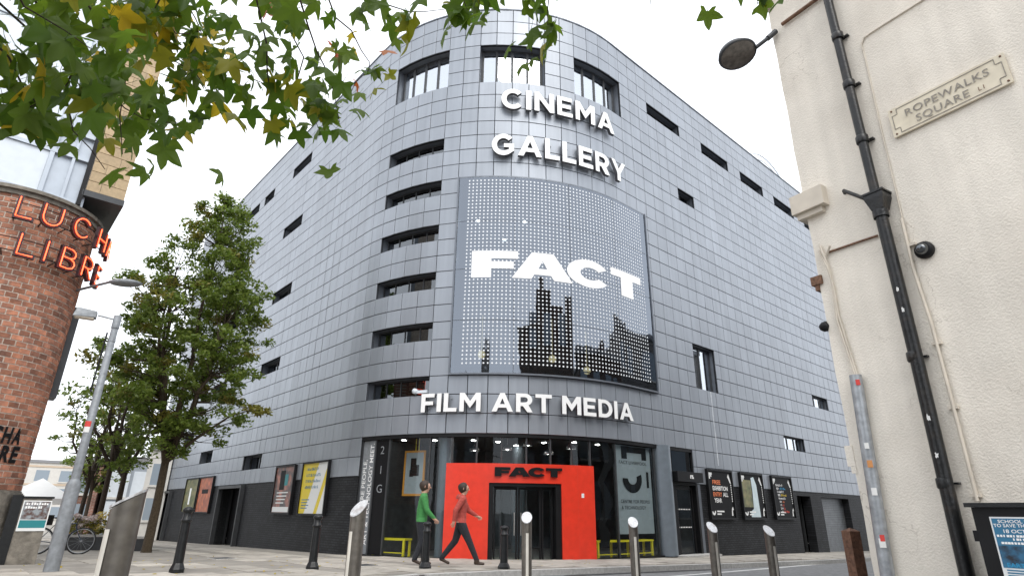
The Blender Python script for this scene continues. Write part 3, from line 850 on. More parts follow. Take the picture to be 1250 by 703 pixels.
# entrance glazing: sill, mullions, panes, columns, lobby
lob = fpart('entrance_glazing', M['black'], bld, (GS0, GS1, BASE, -0.02, -.30, .0), (GS0, GS1, 3.30, 3.398, -.30, -.02))
ML = [1.25, 1.86, 2.43, 3.88, 4.60, 5.35, 6.1, 6.85, 7.6, 8.3, 8.95, 9.96, 11.95, 12.70]
mw_ = 0.045
for s in ML: fpart('mullion', M['darkgrey'], lob, (s - mw_ / 2, s + mw_ / 2, -.02, 3.30, -.16, -.06))
for a, b in zip(ML[:-1], ML[1:]):
    fpart('pane', M['shopglass'], lob, (a + mw_ / 2, b - mw_ / 2, -.02, 3.30, -.115, -.10), step=.3)
fpart('lobby_floor', M['floor_in'], lob, (GS0, GS1, -.30, -.05, -5.4, -.31))
fpart('lobby_ceiling', M['dark'], lob, (GS0 - .1, GS1 + .43, 3.402, 3.5, -5.5, -.11))
fpart('lobby_wall', M['dark'], lob, (GS0, GS1, -.05, 3.4, -5.6, -5.4))
fpart('lobby_wall', M['dark'], lob, (GS0 - .1, GS0, BASE, 3.4, -5.4, -.301))
fpart('lobby_wall', M['dark'], lob, (GS1 + .02, GS1 + .12, BASE, 3.4, -5.4, -.301))
for s, o, r in ((4.22, -.55, .19), (12.40, -.10, .33), (7.6, -3.6, .25)):
    mb = MB(); mb.lathe([(r, -.05), (r, 3.4)], 20, Matrix.Translation(F(s, 0, o))); mb.build('column', M['bluegrey'], lob)
# pendants
for s, z, o in ((7.05, 3.16, -.9), (6.33, 3.02, -.9), (7.85, 2.92, -.9), (8.75, 3.12, -.9), (5.15, 2.98, -.9)):
    mb = MB(); X = Matrix.Translation(F(s, z, o))
    mb.lathe([(.02, .16), (.05, .15), (.13, .08), (.165, -.01), (.155, -.01), (.12, .07), (0, .13)], 16, X); mb.tube([F(s, z + .15, o), F(s, 3.41, o)], .008, 5)
    lampp = mb.build('pendant_lamp', M['dome'], lob)
    mb = MB(); mb.lathe([(0, .0), (.09, .01), (.09, .03), (0, .05)], 12, X); mb.build('bulb', M['lampwhite'], lampp)
for s, o in ((2.0, -1.2), (3.2, -1.6), (4.9, -1.8), (6.0, -2.2), (8.2, -2.0), (9.3, -1.4), (10.6, -1.4), (13.2, -.8), (7.2, -3.2)):
    mb = MB(); mb.lathe([(.0, 3.385), (.07, 3.385), (.075, 3.40)], 10, Matrix.Translation(F(s, 0, o))); mb.build('ceiling_spot', M['lampwhite'], lob)
# vinyl lettering and films on the glass
fpart('grey_film', M['galv2'], lob, (1.27, 1.84, -.0, 3.28, -.098, -.094))
fpart('dark_film', M['blackprint'], lob, (1.885, 2.40, -.0, 3.28, -.098, -.094))
fpart('grey_film', M['greyfilm'], lob, (10.10, 11.86, .62, 3.28, -.20, -.18))
for s, body, w, z0 in ((1.44, 'FACT. WHERE PEOPLE,', 2.45, .25), (1.71, 'ART & TECHNOLOGY MEET.', 2.95, .25)):
    x, y, n = UP, -UP.cross(Fn(s)), Fn(s)
    put_text(body, 'vinyl_lettering', M['white'], lob, frame(F(s + .06, z0 + w / 2, -.085), x, y, n), 0.155, w, bold=.008)
for ch, z in (('2', 2.86), ('1', 2.27), ('G', 1.72)):
    put_text(ch, 'floor_number', M['galv'], lob, Fm(2.14, z, -.085), 0.24, bold=-.005)
put_text('FACT LIVERPOOL', 'vinyl_lettering', M['blackprint'], lob, Fm(10.92, 2.70, -.175), 0.10, 1.45)
put_text('CENTRE FOR PEOPLE', 'vinyl_lettering', M['blackprint'], lob, Fm(10.95, 1.52, -.175), 0.10, 1.5)
put_text('& TECHNOLOGY', 'vinyl_lettering', M['blackprint'], lob, Fm(10.85, 1.34, -.175), 0.10, 1.25)
def hook(ch, s, z, h, m_, par, o, rot=0, ws=.6):
    me, w = logo_mesh(ch, h, ws, .003); me.materials.append(m_)
    me.transform(Matrix.Translation((-w / 2, -h / 2, 0)))
    return link('logo_mark', me, par, Fm(s, z, o) @ Matrix.Rotation(rot, 4, 'Z'))
mb = MB(); fbox(mb, 10.35, 10.62, 2.86, 3.26, -.178, -.174); fbox(mb, 11.4, 11.66, 2.86, 3.26, -.178, -.174); fbox(mb, 10.62, 11.4, 3.06, 3.26, -.178, -.174); mb.build('logo_mark', M['blackprint'], lob)
mb = MB()
arc = [(math.radians(180 + 200 * i / 14)) for i in range(15)]
vs = []
X = Fm(10.85, 2.26, -.175)
for t in arc: vs += [X @ Vector((.50 * math.cos(t), .44 * math.sin(t), 0)), X @ Vector((.23 * math.cos(t), .18 * math.sin(t), 0))]
mb.add(vs, [(2 * i, 2 * i + 2, 2 * i + 3, 2 * i + 1) for i in range(14)]); mb.build('logo_mark', M['blackprint'], lob)
fpart('logo_mark', M['blackprint'], lob, (11.6, 11.72, 2.0, 2.5, -.178, -.174))
# black flowing cut-out figure on the pane right of the portal
mb = MB()
prof = [(0.3, .0, .42), (.6, .02, .5), (.9, -.05, .34), (1.2, .1, .36), (1.5, .2, .5), (1.8, .12, .42), (2.1, -.02, .3), (2.4, .15, .34), (2.7, .3, .5), (3.0, .24, .6), (3.28, .1, .4)]
vs = []
for z, x, w in prof: vs += [F(9.25 + x, z, -.124), F(9.25 + x + w * .8, z, -.124)]
mb.add(vs, [(2 * i, 2 * i + 1, 2 * i + 3, 2 * i + 2) for i in range(len(prof) - 1)]); mb.build('cut_out_figure', M['blackprint'], lob)
# framed print hanging inside
pr = fpart('framed_print', M['greyfilm'], lob, (2.72, 3.42, 1.70, 2.92, -.62, -.60))
fpart('frame', M['orange'], pr, (2.66, 2.72, 1.64, 2.98, -.63, -.58), (3.42, 3.48, 1.64, 2.98, -.63, -.58), (2.72, 3.42, 2.92, 2.98, -.63, -.582), (2.72, 3.42, 1.64, 1.70, -.63, -.582))
fpart('print_motif', M['blackprint'], pr, (2.92, 3.14, 2.35, 2.75, -.598, -.595), (3.02, 3.26, 2.22, 2.55, -.594, -.591), (2.9, 3.05, 2.2, 2.4, -.59, -.587))
fpart('hanger', M['yellow'], pr, (3.08, 3.10, 2.98, 3.40, -.61, -.59), (3.2, 3.22, 2.98, 3.40, -.61, -.59))
# side door with canopy box, at the right end of the glazing
d = fpart('canopy_door', M['black'], lob, (12.73, 12.86, -.25, 2.24, -.2, .06), (14.16, 14.28, -.25, 2.24, -.2, .06), (12.86, 14.16, 2.16, 2.24, -.2, .057))
fpart('canopy_box', M['black'], d, (12.72, 14.30, 2.25, 2.58, -.2, .30))
fpart('door_mark', M['white'], d, (13.48, 13.53, 2.36, 2.48, .301, .304), (13.55, 13.66, 2.44, 2.48, .301, .304), (13.58, 13.62, 2.36, 2.439, .301, .304), (13.64, 13.69, 2.36, 2.42, .301, .304))
fpart('pane', M['shopglass'], d, (12.86, 14.16, -.2, 2.16, -.10, -.09))
fpart('door_leaf', M['black'], d, (13.02, 13.10, -.2, 2.08, -.085, -.04), (13.98, 14.06, -.2, 2.08, -.085, -.04), (13.10, 13.98, 2.0, 2.08, -.085, -.042), (13.10, 13.98, -.2, -.08, -.085, -.042))
for z in (1.35, .78): fpart('manifestation_strip', M['white'], d, *[(13.14 + .1 * i, 13.19 + .1 * i, z, z + .04, -.088, -.086) for i in range(8)])
fpart('overpanel', M['pane'], d, (12.86, 14.16, 2.60, 3.30, -.10, -.09))
fpart('door_jamb', M['reveal'], lob, (GS1, GS1 + .32, BASE, HB - .003, -.3, -.02))
fpart('threshold', M['kerb'], lob, (12.5, 14.6, BASE, -.03, .0, .55))
# yellow benches
for s0, s1 in ((1.95, 3.2), (9.15, 11.75)):
    bo = -.36
    bn = thing('yellow_bench', 'yellow metal bench behind the glass %s' % ('under the framed print' if s0 < 5 else 'right of the red portal'), 'bench', tuple(F((s0 + s1) / 2, -.05, bo)))
    fpart('seat', M['yellow'], bn, (s0, s1, .40, .45, bo - .2, bo + .2))
    n = 2 if s1 - s0 < 2 else 4
    for i in range(n):
        x = s0 + .06 + (s1 - s0 - .12) * i / (n - 1)
        for o in (-.16, .16): fpart('leg', M['yellow'], bn, (x - .03, x + .03, -.05, .40, bo + o - .03, bo + o + .03))
    fpart('stretcher', M['yellow'], bn, (s0 + .09, s1 - .09, .05, .08, bo + .145, bo + .165))

# red portal
por = fpart('entrance_portal', M['red'], bld, (4.56, 5.76, -.25, 2.52, -.05, .34), (7.78, 8.80, -.25, 2.52, -.05, .34), (5.76, 7.78, 1.99, 2.52, -.05, .34), step=.15)
fpart('portal_reveal', M['black'], por, (5.76, 5.88, -.25, 1.99, -.055, .30), (7.62, 7.78, -.25, 1.99, -.055, .30), (5.88, 7.62, 1.90, 1.99, -.055, .30))
for a, b in ((5.90, 6.57), (6.59, 7.25), (7.27, 7.60)):
    dl = fpart('door_leaf', M['black'], por, (a, a + .05, -.2, 1.89, .02, .07), (b - .05, b, -.2, 1.89, .02, .07), (a + .05, b - .05, 1.82, 1.89, .02, .068), (a + .05, b - .05, -.2, -.02, .02, .068))
    fpart('pane', M['shopglass'], dl, (a + .05, b - .05, -.02, 1.82, .04, .05))
    if b < 7.5: fpart('pull_handle', M['steel'], dl, (b - .10 if a < 6 else a + .07, b - .08 if a < 6 else a + .09, .6, 1.2, .07, .10))
for s_p in (5.2, 8.27): fpart('panel_seam', M['printred'], por, (s_p, s_p + .006, -.2, 2.5, .3395, .3415))
fpart('kick_strip', M['darkgrey'], por, (4.57, 5.75, -.25, -.06, .34, .345), (7.79, 8.79, -.25, -.06, .34, .345))
fpart('notice', M['paperwhite'], por, (8.38, 8.46, 1.62, 1.74, .342, .344))
x = 5.90; tot = sum(LOGO[c][0] for c in 'FACT') - .5; sc = 1.92 / tot / .25
for c in 'FACT':
    me, w = logo_mesh(c, .25, sc, .05); me.materials.append(M['blackprint'])
    link('letter', me, por, Fm(x + w / 2, 2.165, .35) @ Matrix.Translation((-w / 2, 0, 0)))
    x += w - (.25 * .25 * sc if c in 'FA' else .02)

# poster cases on both walls
def word_row(par, m_, s0, z, width, h, o, name='lettering'):
    """a line of print too small to read in the photograph: uneven letter-sized strokes"""
    mb = MB(); x = s0
    while x < s0 + width:
        w = h * rnd.choice((.25, .5, .6, .7)); w = min(w, s0 + width - x)
        if w < h * .15: break
        hh = h * rnd.choice((.7, 1, 1, 1.0))
        fbox(mb, x, x + w * .3, z, z + hh, o, o + .002)
        if w > h * .4:
            zz_ = z + rnd.choice((0, .35, .75)) * hh
            fbox(mb, x + w * .3, x + w * .8, zz_, min(zz_ + h * .25, z + hh), o, o + .002)
        if rnd.random() < .6 and w > h * .4: fbox(mb, x + w * .8, x + w, z, z + hh * rnd.choice((.5, 1)), o, o + .002)
        x += w + h * (.16 if rnd.random() < .82 else .4)
    return tag(mb.build(name, m_, par), kind='stuff')
def poster_case(label, s0, s1, z0, z1, face, group='poster cases on the cinema wall'):
    p = thing('poster_case', label, 'poster', tuple(F((s0 + s1) / 2, z0, 0)), group)
    f = .06
    fpart('frame', M['black'], p, (s0, s0 + f, z0, z1, .004, .11), (s1 - f, s1, z0, z1, .004, .11), (s0 + f, s1 - f, z1 - f, z1, .004, .108), (s0 + f, s1 - f, z0, z0 + f, .004, .108))
    fpart('poster', face, p, (s0 + f, s1 - f, z0 + f, z1 - f, .02, .07))
    return p
def fpoly(name, m_, par, s0, pts, z0, o):
    mb = MB(); mb.add([F(s0 + x, z0 + z, o) for x, z in pts], [tuple(range(len(pts)))]); return mb.build(name, m_, par)
p = poster_case('bright yellow and white quotation poster in a black case', -2.62, -.52, 1.03, 2.80, M['yellowprint'])
fpoly('white_band', M['paperwhite'], p, -2.56, [(.45, 0), (1.2, 0), (1.98, 1.62), (1.98, 1.65), (1.25, 1.65)], 1.09, .072)
fpoly('white_band', M['paperwhite'], p, -2.56, [(1.45, 0), (1.98, 0), (1.98, 1.1)], 1.09, .072)
for i, wd in enumerate((.95, 1.15, 1.2, 1.1)): word_row(p, M['blueprint'], -2.25, 2.50 - .2 * i, wd, .095, .0755)
for i in range(4): fpart('small_print', M['blueprint'], p, (-2.4, -1.9 + .1 * (i % 2), 1.25 + .09 * i, 1.28 + .09 * i, .072, .075))
p = poster_case('film poster with a red-brown street photo beside the yellow poster', -5.12, -3.3, 1.04, 2.78, M['photo'])
fpart('picture_block', M['blackprint'], p, (-4.6, -4.15, 1.9, 2.6, .071, .074))
fpart('picture_block', M['teal'], p, (-4.15, -3.85, 2.05, 2.45, .071, .074))
for i in range(4): fpart('lettering', M['paperwhite'], p, (-4.75, -3.7 - .1 * i, 1.78 - .12 * i, 1.82 - .12 * i, .075, .078))
fpart('picture_block', M['paperwhite'], p, (-5.0, -3.5, 1.12, 1.3, .071, .074))
p = poster_case('dark green poster left of the cinema side door', -17.6, -15.3, 1.0, 2.7, M['photogreen'])
fpart('picture_block', M['paperwhite'], p, (-16.7, -16.4, 1.4, 2.2, .071, .074))
p = poster_case('orange-red poster nearest the cinema side door', -15.1, -12.9, 1.0, 2.7, M['photoorange'])
fpart('picture_block', M['blackprint'], p, (-14.5, -13.5, 1.9, 2.1, .071, .074))
def corner_marks(p, s0, s1, z0, z1, o):
    for (a, b, c, d_) in ((s0 + .12, s0 + .34, z1 - .20, z1 - .12), (s0 + .12, s0 + .20, z1 - .34, z1 - .201), (s0 + .22, s0 + .30, z1 - .27, z1 - .203)):
        fpart('logo_mark', M['paperwhite'], p, (a, b, c, d_, o, o + .003))
    fpoly('logo_mark', M['paperwhite'], p, s1 - .36, [(0, 0), (.1, .12), (.16, .0), (.24, -.2), (.15, -.2), (.06, -.05)], z1 - .24, o + .003)
    X = Fm(s0 + .24, z0 + .27, o + .003); mb = MB(); vs = []
    for i in range(9):
        t = math.radians(180 + 24 * i); vs += [X @ Vector((.13 * math.cos(t), .13 * math.sin(t), 0)), X @ Vector((.05 * math.cos(t), .05 * math.sin(t), 0))]
    mb.add(vs, [(2 * i, 2 * i + 2, 2 * i + 3, 2 * i + 1) for i in range(8)]); mb.build('logo_mark', M['paperwhite'], p)
    fpoly('logo_mark', M['paperwhite'], p, s1 - .30, [(0, 0), (.1, 0), (.1, .2), (.18, .2), (.14, .32), (.05, .25)], z0 + .13, o + .003)
    for i in range(2): fpart('small_print', M['paperwhite'], p, (s0 + .46, s0 + .95 - .2 * i, z0 + .25 - .09 * i, z0 + .30 - .09 * i, o, o + .003))
    for i in range(9): fpart('small_print', M['paperwhite'], p, (s1 - .17, s1 - .12, z0 + .62 + .08 * i, z0 + .67 + .08 * i, o, o + .003))
p = poster_case('black poster reading free exhibition entry all year', 14.95, 16.72, 1.05, 2.78, M['blackprint'])
corner_marks(p, 14.95, 16.72, 1.05, 2.78, .071)
for t, z, w, m_, s in (('FREE', 2.26, .55, 'printorange', 15.55), ('EXHIBITION', 2.05, 1.05, 'white', 15.78), ('ENTRY', 1.84, .60, 'printorange', 15.55), ('ALL', 1.84, .36, 'white', 16.12), ('YEAR', 1.63, .52, 'white', 15.55)):
    put_text(t, 'lettering', M[m_], p, Fm(s, z, .076), .145, w, bold=.02)
p = poster_case('black poster case with a dark picture and a painted pale reflection', 17.32, 19.15, 1.05, 2.78, M['blackprint'])
fpart('picture_block', M['photogreen'], p, (17.45, 18.15, 1.5, 2.5, .071, .074))
fpoly('picture_block', M['glare'], p, 17.9, [(0, 0), (.75, 0), (.72, .5), (.68, 1.2), (.5, 1.5), (.28, 1.45), (.3, .9), (.25, .3), (0, .2)], 1.14, .078)  # glare on the case glass, painted as a pale shape
corner_marks(p, 17.32, 19.15, 1.05, 2.78, .079)
p = poster_case('black poster listing coloured lines of text beside the dark doorway', 19.95, 21.78, 1.06, 2.78, M['blackprint'])
corner_marks(p, 19.95, 21.78, 1.06, 2.78, .071)
for i, (a, b, m_) in enumerate(((.62, 0, 'white'), (.22, .55, 'printblue'), (.62, 0, 'white'), (.22, .5, 'printyellow'), (.62, 0, 'white'), (.22, .16, 'printorange'), (.16, .16, 'printred'), (.22, .1, 'printred'), (.16, .5, 'printred'))):
    z = 2.36 - .13 * i
    word_row(p, M['white'], 20.28 + .03 * i, z, a, .085, .0755)
    if b: word_row(p, M[m_], 20.28 + .03 * i + a + .06, z, b, .085, .0755)
# security spot on the strip window sill
cs_ = thing('floodlight', 'small white security camera on the sill of the lowest strip window', 'camera', tuple(F(3.5, rz(2), .0)))
mb = MB(); mb.lathe([(0, -.07), (.085, -.07), (.085, .07), (0, .07)], 12, Fm(3.3, rz(2) + .13, .02)); mb.build('body', M['whitepanel'], cs_)
fpart('bracket', M['whitepanel'], cs_, (3.36, 3.72, rz(2) + .06, rz(2) + .15, -.05, .06))

# ------------------------------------------------------------------ raised letter signs on the facade
def letter_sign(name, label, body, s0, s1, z0, h, off, depth, bold, follow=True):
    sg = thing(name, label, 'sign', tuple(F((s0 + s1) / 2, z0, off)))
    gap = .115; sp = .38
    tot = sum(GLY[c][0] if c != ' ' else sp - gap for c in body) + gap * (len(body) - 1)
    k = (s1 - s0) / tot
    x = s0
    for c in body:
        if c == ' ': x += sp * k; continue
        me, w = glyph_mesh(c, k, h, depth)
        me.transform(Matrix.Translation((-w / 2, 0, 0)))
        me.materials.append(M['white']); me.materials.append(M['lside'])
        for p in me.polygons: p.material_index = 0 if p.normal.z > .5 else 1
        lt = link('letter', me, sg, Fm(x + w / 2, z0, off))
        for dz in (.25, .75):
            mb = MB(); mb.tube([F(x + w / 2, z0 + h * dz, .0), F(x + w / 2, z0 + h * dz, off + .01)], .015, 6)
            mb.build('standoff', M['galv'], lt)
        x += w + gap * k
    return sg
letter_sign('cinema_sign', 'raised white CINEMA letters under the top windows', 'CINEMA', 5.86, 10.50, 15.02, .86, .10, .13, .022)
letter_sign('gallery_sign', 'raised white GALLERY letters above the glass bay', 'GALLERY', 5.56, 11.02, 13.02, .86, .10, .13, .022)
letter_sign('film_art_media_sign', 'raised white FILM ART MEDIA letters above the entrance', 'FILM ART MEDIA', 3.62, 10.62, 4.02, .56, .10, .10, .020)
fs_ = thing('logo_sign', 'heavy white FACT lettering across the dotted glass bay', 'sign', tuple(F(8.3, logo_z0, .07)))
x = 5.0; tot = sum(LOGO[c][0] for c in 'FACT') - .45; sc = 6.58 / tot / (logo_z1 - logo_z0)
for c in 'FACT':
    me, w = logo_mesh(c, logo_z1 - logo_z0, sc, .004)
    bm = bmesh.new(); bm.from_mesh(me)
    for i in range(1, 8):
        bmesh.ops.bisect_plane(bm, geom=bm.verts[:] + bm.edges[:] + bm.faces[:], plane_co=(w * i / 8, 0, 0), plane_no=(1, 0, 0))
    for v in bm.verts: v.co = F(x + v.co.x, logo_z0 + v.co.y, .068 + v.co.z)
    bm.to_mesh(me); bm.free(); me.materials.append(M['white'])
    link('letter', me, fs_)
    x += w - (.25 * (logo_z1 - logo_z0) * sc if c in 'FA' else -.02) + .05

# ------------------------------------------------------------------ cream rendered building on the right
WU = Vector((math.sin(math.radians(-32)), math.cos(math.radians(-32)), 0))     # along its wall, away from the camera
WN = Vector((-WU.y, WU.x, 0))                                                     # out of the wall
WD = 5.5
def W(s, z, o=0.0):
    p = WU * s - WN * (WD - o)
    return Vector((p.x, p.y, z))
def Wm(s, z, o=0.0):
    return frame(W(s, z, o), -WU, UP, WN)       # x runs right as seen from the street
def wbox(mb, s0, s1, z0, z1, o0, o1, mi=0):
    vs = [W(s, z, o) for z in (z0, z1) for (s, o) in ((s0, o0), (s1, o0), (s1, o1), (s0, o1))]
    mb.add(vs, [(3, 2, 1, 0), (4, 5, 6, 7), (0, 1, 5, 4), (1, 2, 6, 5), (2, 3, 7, 6), (3, 0, 4, 7)], mi)
SC = 2.99
crm = thing('cream_building', 'cream rendered building with black drainpipe on the right', 'building', tuple(W(SC, 0.2)))
mb = MB()
# wall skin with slightly uneven surface
N1, N2 = 60, 80
s_, z_ = np.linspace(-9, SC, N1), np.linspace(-.4, 10.4, N2)
vs = []; fs = []
for i, s in enumerate(s_):
    for j, z in enumerate(z_):
        o = 0.006 * math.sin(s * 2.1 + z * .7) * math.cos(z * 1.3 - s) + rnd.uniform(-.002, .002)
        e = 0.003 * math.sin(z * 3.1) + 0.003 * math.sin(z * 7.7 + 1) if i == N1 - 1 else 0
        vs.append(W(s + e, z, o))
for i in range(N1 - 1):
    for j in range(N2 - 1):
        a = i * N2 + j; fs.append((a, a + 1, a + N2 + 1, a + N2))
mb.add(vs, fs, 0, True)
mb.build('wall', M['render'], crm)
mb = MB()
wbox(mb, -9, SC - .01, -.4, 10.4, -2.7, -.03); wbox(mb, -9, SC - .01, -.4, 12.5, -5.6, -2.701); wbox(mb, -9, SC - .01, -.4, 11.6, -7.5, -5.601); wbox(mb, -9, SC - .01, -.4, 11.2, -9.5, -7.501)
mb.build('wall', M['oppbrick'], crm)  # dark colour stands in for shade on the faces towards the cinema
# windows on the side that faces the cinema
for i in range(3):
    for j in range(3):
        w = MB()
        o0 = -1.8 - 2.6 * i; z0 = 2.2 + 3.6 * j
        wbox(w, SC - .06, SC + .03, z0, z0 + 1.9, o0 - 1.1, o0)
        w.build('window', M['farwin'], crm)
mb = MB(); wbox(mb, -9.1, SC + .15, 10.4, 10.65, -2.69, .15); mb.build('parapet', M['stone'], crm)
mb = MB(); wbox(mb, SC - 1.2, SC - .5, 12.5, 13.4, -4.2, -3.7); wbox(mb, SC - 1.2, SC - .5, 11.6, 12.3, -7.0, -6.6); wbox(mb, SC - 1.2, SC - .5, 11.2, 12.4, -9.0, -8.5); mb.build('chimney', M['oppbrick'], crm)
# corner mouldings: capping block, broken bracket, lower bump
mb = MB(); wbox(mb, SC - .25, SC + .10, 4.15, 4.36, -.3, .10); wbox(mb, SC - .20, SC + .07, 4.09, 4.148, -.25, .06); mb.build('corner_block', M['creampaint'], crm)
mb = MB(); wbox(mb, SC - .04, SC + .07, 3.36, 3.45, -.2, .03); wbox(mb, SC, SC + .04, 3.30, 3.358, -.2, .02); mb.build('broken_bracket', M['rust'], crm)
mb = MB(); wbox(mb, SC - .02, SC + .05, 1.62, 1.80, -.4, .012); wbox(mb, SC - .02, SC + .025, 1.56, 1.618, -.4, .011); mb.build('quoin', M['render'], crm)
# cable runs
mb = MB(); mb.tube([W(2.10, 5.62, .012), W(2.10, 5.70, .014), W(2.06, 5.755, .016), W(1.98, 5.765, .016), W(.6, 5.765, .016)], .008, 6); mb.tube([W(2.10, 5.62, .008), W(2.12, 4.6, .008), W(2.13, 3.72, .01)], .006, 6); mb.build('cable', M['creampaint'], crm)
mb = MB(); mb.tube([W(2.84, 3.655, .012), W(2.55, 3.65, .014), W(2.36, 3.645, .014)], .011, 6); mb.build('cable', M['rust'], crm)
cp = MB(); cp.tube([W(2.13, 3.72, .03), W(2.135, 3.2, .03), W(2.105, 2.7, .03), W(2.10, 2.0, .03), W(2.10, 1.32, .03)], .0135, 8)
cnd = cp.build('conduit', M['creampaint'], crm)
for z in (3.45, 2.55, 2.02, 1.36):
    mb = MB(); wbox(mb, 2.07, 2.14, z - .012, z + .012, .0, .035); mb.build('clip', M['creampaint'], cnd)
mb = MB(); mb.tube([W(2.40, 6.583, .03), W(2.75, 6.583, .03), W(2.84, 6.583, .03)], .022, 8); mb.tube([W(1.5, 6.59, .03), W(2.40, 6.583, .03)], .02, 8); mb.build('cable', M['rust'], crm)
# old alarm box edge at the top left corner
mb = MB(); wbox(mb, SC - .06, SC + .02, 6.95, 7.2, -.1, .06); mb.build('corner_block', M['creampaint'], crm)
mb = MB()
mb.tube([W(2.90, 3.75, .03), W(2.87, 3.60, .04), W(2.85, 3.45, .03), W(2.86, 3.2, .025), W(2.875, 2.95, .025), W(2.83, 2.6, .03), W(2.80, 2.38, .04)], .012, 7)
mb.tube([W(2.92, 3.70, .03), W(2.86, 3.5, .05), W(2.845, 3.3, .03), W(2.855, 3.0, .025), W(2.81, 2.6, .03), W(2.785, 2.38, .04)], .009, 7)
mb.tube([W(2.86, 3.62, .02), W(2.79, 3.70, .05)], .012, 6)
mb.build('hanging_cable', M['creampaint'], crm)

dp = thing('drainpipe', 'black cast-iron drainpipe with hopper head on the cream wall', 'drainpipe', tuple(W(2.27, .3, .09)))
mb = MB(); mb.tube([W(2.29, 9.5, .085), W(2.265, 4.02, .085)], .043, 14); mb.build('upper_pipe', M['pipe'], dp)
mb = MB(); mb.tube([W(2.262, 3.83, .085), W(2.255, 2.4, .085), W(2.27, -.2, .085)], .052, 14); mb.build('lower_pipe', M['pipe'], dp)
mb = MB()
top = [W(s, 4.00, o) for s, o in ((2.345, .0), (2.175, .0), (2.175, .16), (2.345, .16))]
mid = [W(s, 3.96, o) for s, o in ((2.345, .0), (2.175, .0), (2.175, .16), (2.345, .16))]
low = [W(s, 3.84, o) for s, o in ((2.31, .02), (2.21, .02), (2.21, .14), (2.31, .14))]
vs = top + mid + low
mb.add(vs, [(0, 1, 2, 3)] + [(a + i, a + (i + 1) % 4, a + 4 + (i + 1) % 4, a + 4 + i) for a in (0, 4) for i in range(4)] + [(11, 10, 9, 8)])
wbox(mb, 2.355, 2.165, 4.001, 4.02, .0, .17)
mb.lathe([(.066, 3.77), (.066, 3.84)], 12, Matrix.Translation(W(2.262, 0, .085)))
mb.build('hopper', M['pipe'], dp)
mb = MB(); mb.tube([W(2.56, 4.19, .02), W(2.54, 4.19, .08), W(2.33, 3.98, .09)], .018, 8); mb.build('inlet_pipe', M['pipe'], dp)
for z in (5.9, 5.28, 4.62, 2.46, 1.45):
    mb = MB(); mb.lathe([(.052, z - .04), (.057, z - .03), (.057, z + .03), (.052, z + .04)], 14, Matrix.Translation(W(2.268, 0, .085))); wbox(mb, 2.19, 2.27, z - .008, z + .008, .0, .04); mb.build('collar', M['pipe'], dp)
for z, s in ((3.05, 2.25), (2.86, 2.245), (1.95, 2.25), (1.66, 2.255)):
    mb = MB(); X = Matrix.Translation(W(s, z, .139)) @ frame((0, 0, 0), -WU, UP, WN)
    mb.add([X @ (Vector(p) * rnd.uniform(.55, 1.0)) for p in ((-.018, -.02, 0), (-.004, -.03, 0), (.006, -.022, 0), (.016, -.03, 0), (.013, -.004, 0), (.019, .012, 0), (.004, .016, 0), (-.004, .034, 0), (-.013, .018, 0), (-.010, .0, 0))], [tuple(range(10))]); mb.build('torn_sticker', M['sticker'], dp)

# street nameplate
np_ = thing('street_nameplate', 'aged cream street nameplate reading ROPEWALKS SQUARE on the cream wall', 'sign', tuple(W(1.56, 4.5, .02)))
mb = MB(); wbox(mb, 1.10, 2.02, 4.515, 4.815, .012, .03); mb.build('plate', M['signplate'], np_)
mb = MB(); t = .006
for a, b, c, d in ((1.17, 1.95, 4.79, 4.79 + t), (1.17, 1.95, 4.535, 4.535 + t)): wbox(mb, a, b, c, d, .031, .034)
for s in (1.125, 1.99): wbox(mb, s, s + t, 4.59, 4.74, .031, .034)
for s in (1.17, 1.945):
    wbox(mb, s, s + t, 4.74, 4.795, .0312, .0342); wbox(mb, s, s + t, 4.535, 4.59, .0312, .0342)
    a, b = (1.125, 1.17) if s < 1.5 else (1.951, 1.996)
    wbox(mb, a, b, 4.74 - t, 4.74, .0311, .0341); wbox(mb, a, b, 4.59, 4.59 + t, .0311, .0341)
mb.build('border_line', M['signink'], np_)
put_text('ROPEWALKS', 'lettering', M['signink'], np_, Wm(1.555, 4.672, .036), .072, .66, bold=.012, space=1.1)
put_text('SQUARE', 'lettering', M['signink'], np_, Wm(1.60, 4.567, .036), .072, .42, bold=.012, space=1.1)
put_text('L', 'lettering', M['rust'], np_, Wm(1.315, 4.572, .036), .04, .022)
put_text('1', 'lettering', M['rust'], np_, Wm(1.285, 4.572, .036), .04)
for s, z in ((1.125, 4.79), (1.99, 4.79), (1.125, 4.54), (1.99, 4.54)):
    mb = MB(); mb.lathe([(.009, 0), (.009, .006), (0, .007)], 8, Wm(s, z, .03)); mb.build('screw', M['rust'], np_)

# dome camera
dc = thing('dome_camera', 'black dome security camera on the cream wall beside the drainpipe', 'camera', tuple(W(2.02, 3.36, .02)))
mb = MB(); mb.lathe([(.075, .0), (.078, .03), (.068, .055), (.05, .06)], 18, Wm(2.02, 3.365, .0)); mb.build('housing', M['black'], dc)
mb = MB(); mb.lathe([(.052, .055), (.048, .08), (.034, .105), (.015, .115), (0, .117)], 18, Wm(2.02, 3.365, .0)); mb.build('dome', M['pane'], dc)
mb = MB(); mb.lathe([(.0, .05), (.03, .06), (.025, .09), (0, .095)], 12, Wm(2.02, 3.365, .0)); mb.build('lens', M['blackprint'], dc)
mb = MB(); mb.lathe([(.0, .0), (.05, .02), (.05, .06), (.03, .09), (0, .1)], 12, frame(W(SC - .02, 2.93, .0), UP, WN, WU)); tag(mb.build('sounder', M['black']), 'small black sounder on the edge of the cream building', 'sounder')

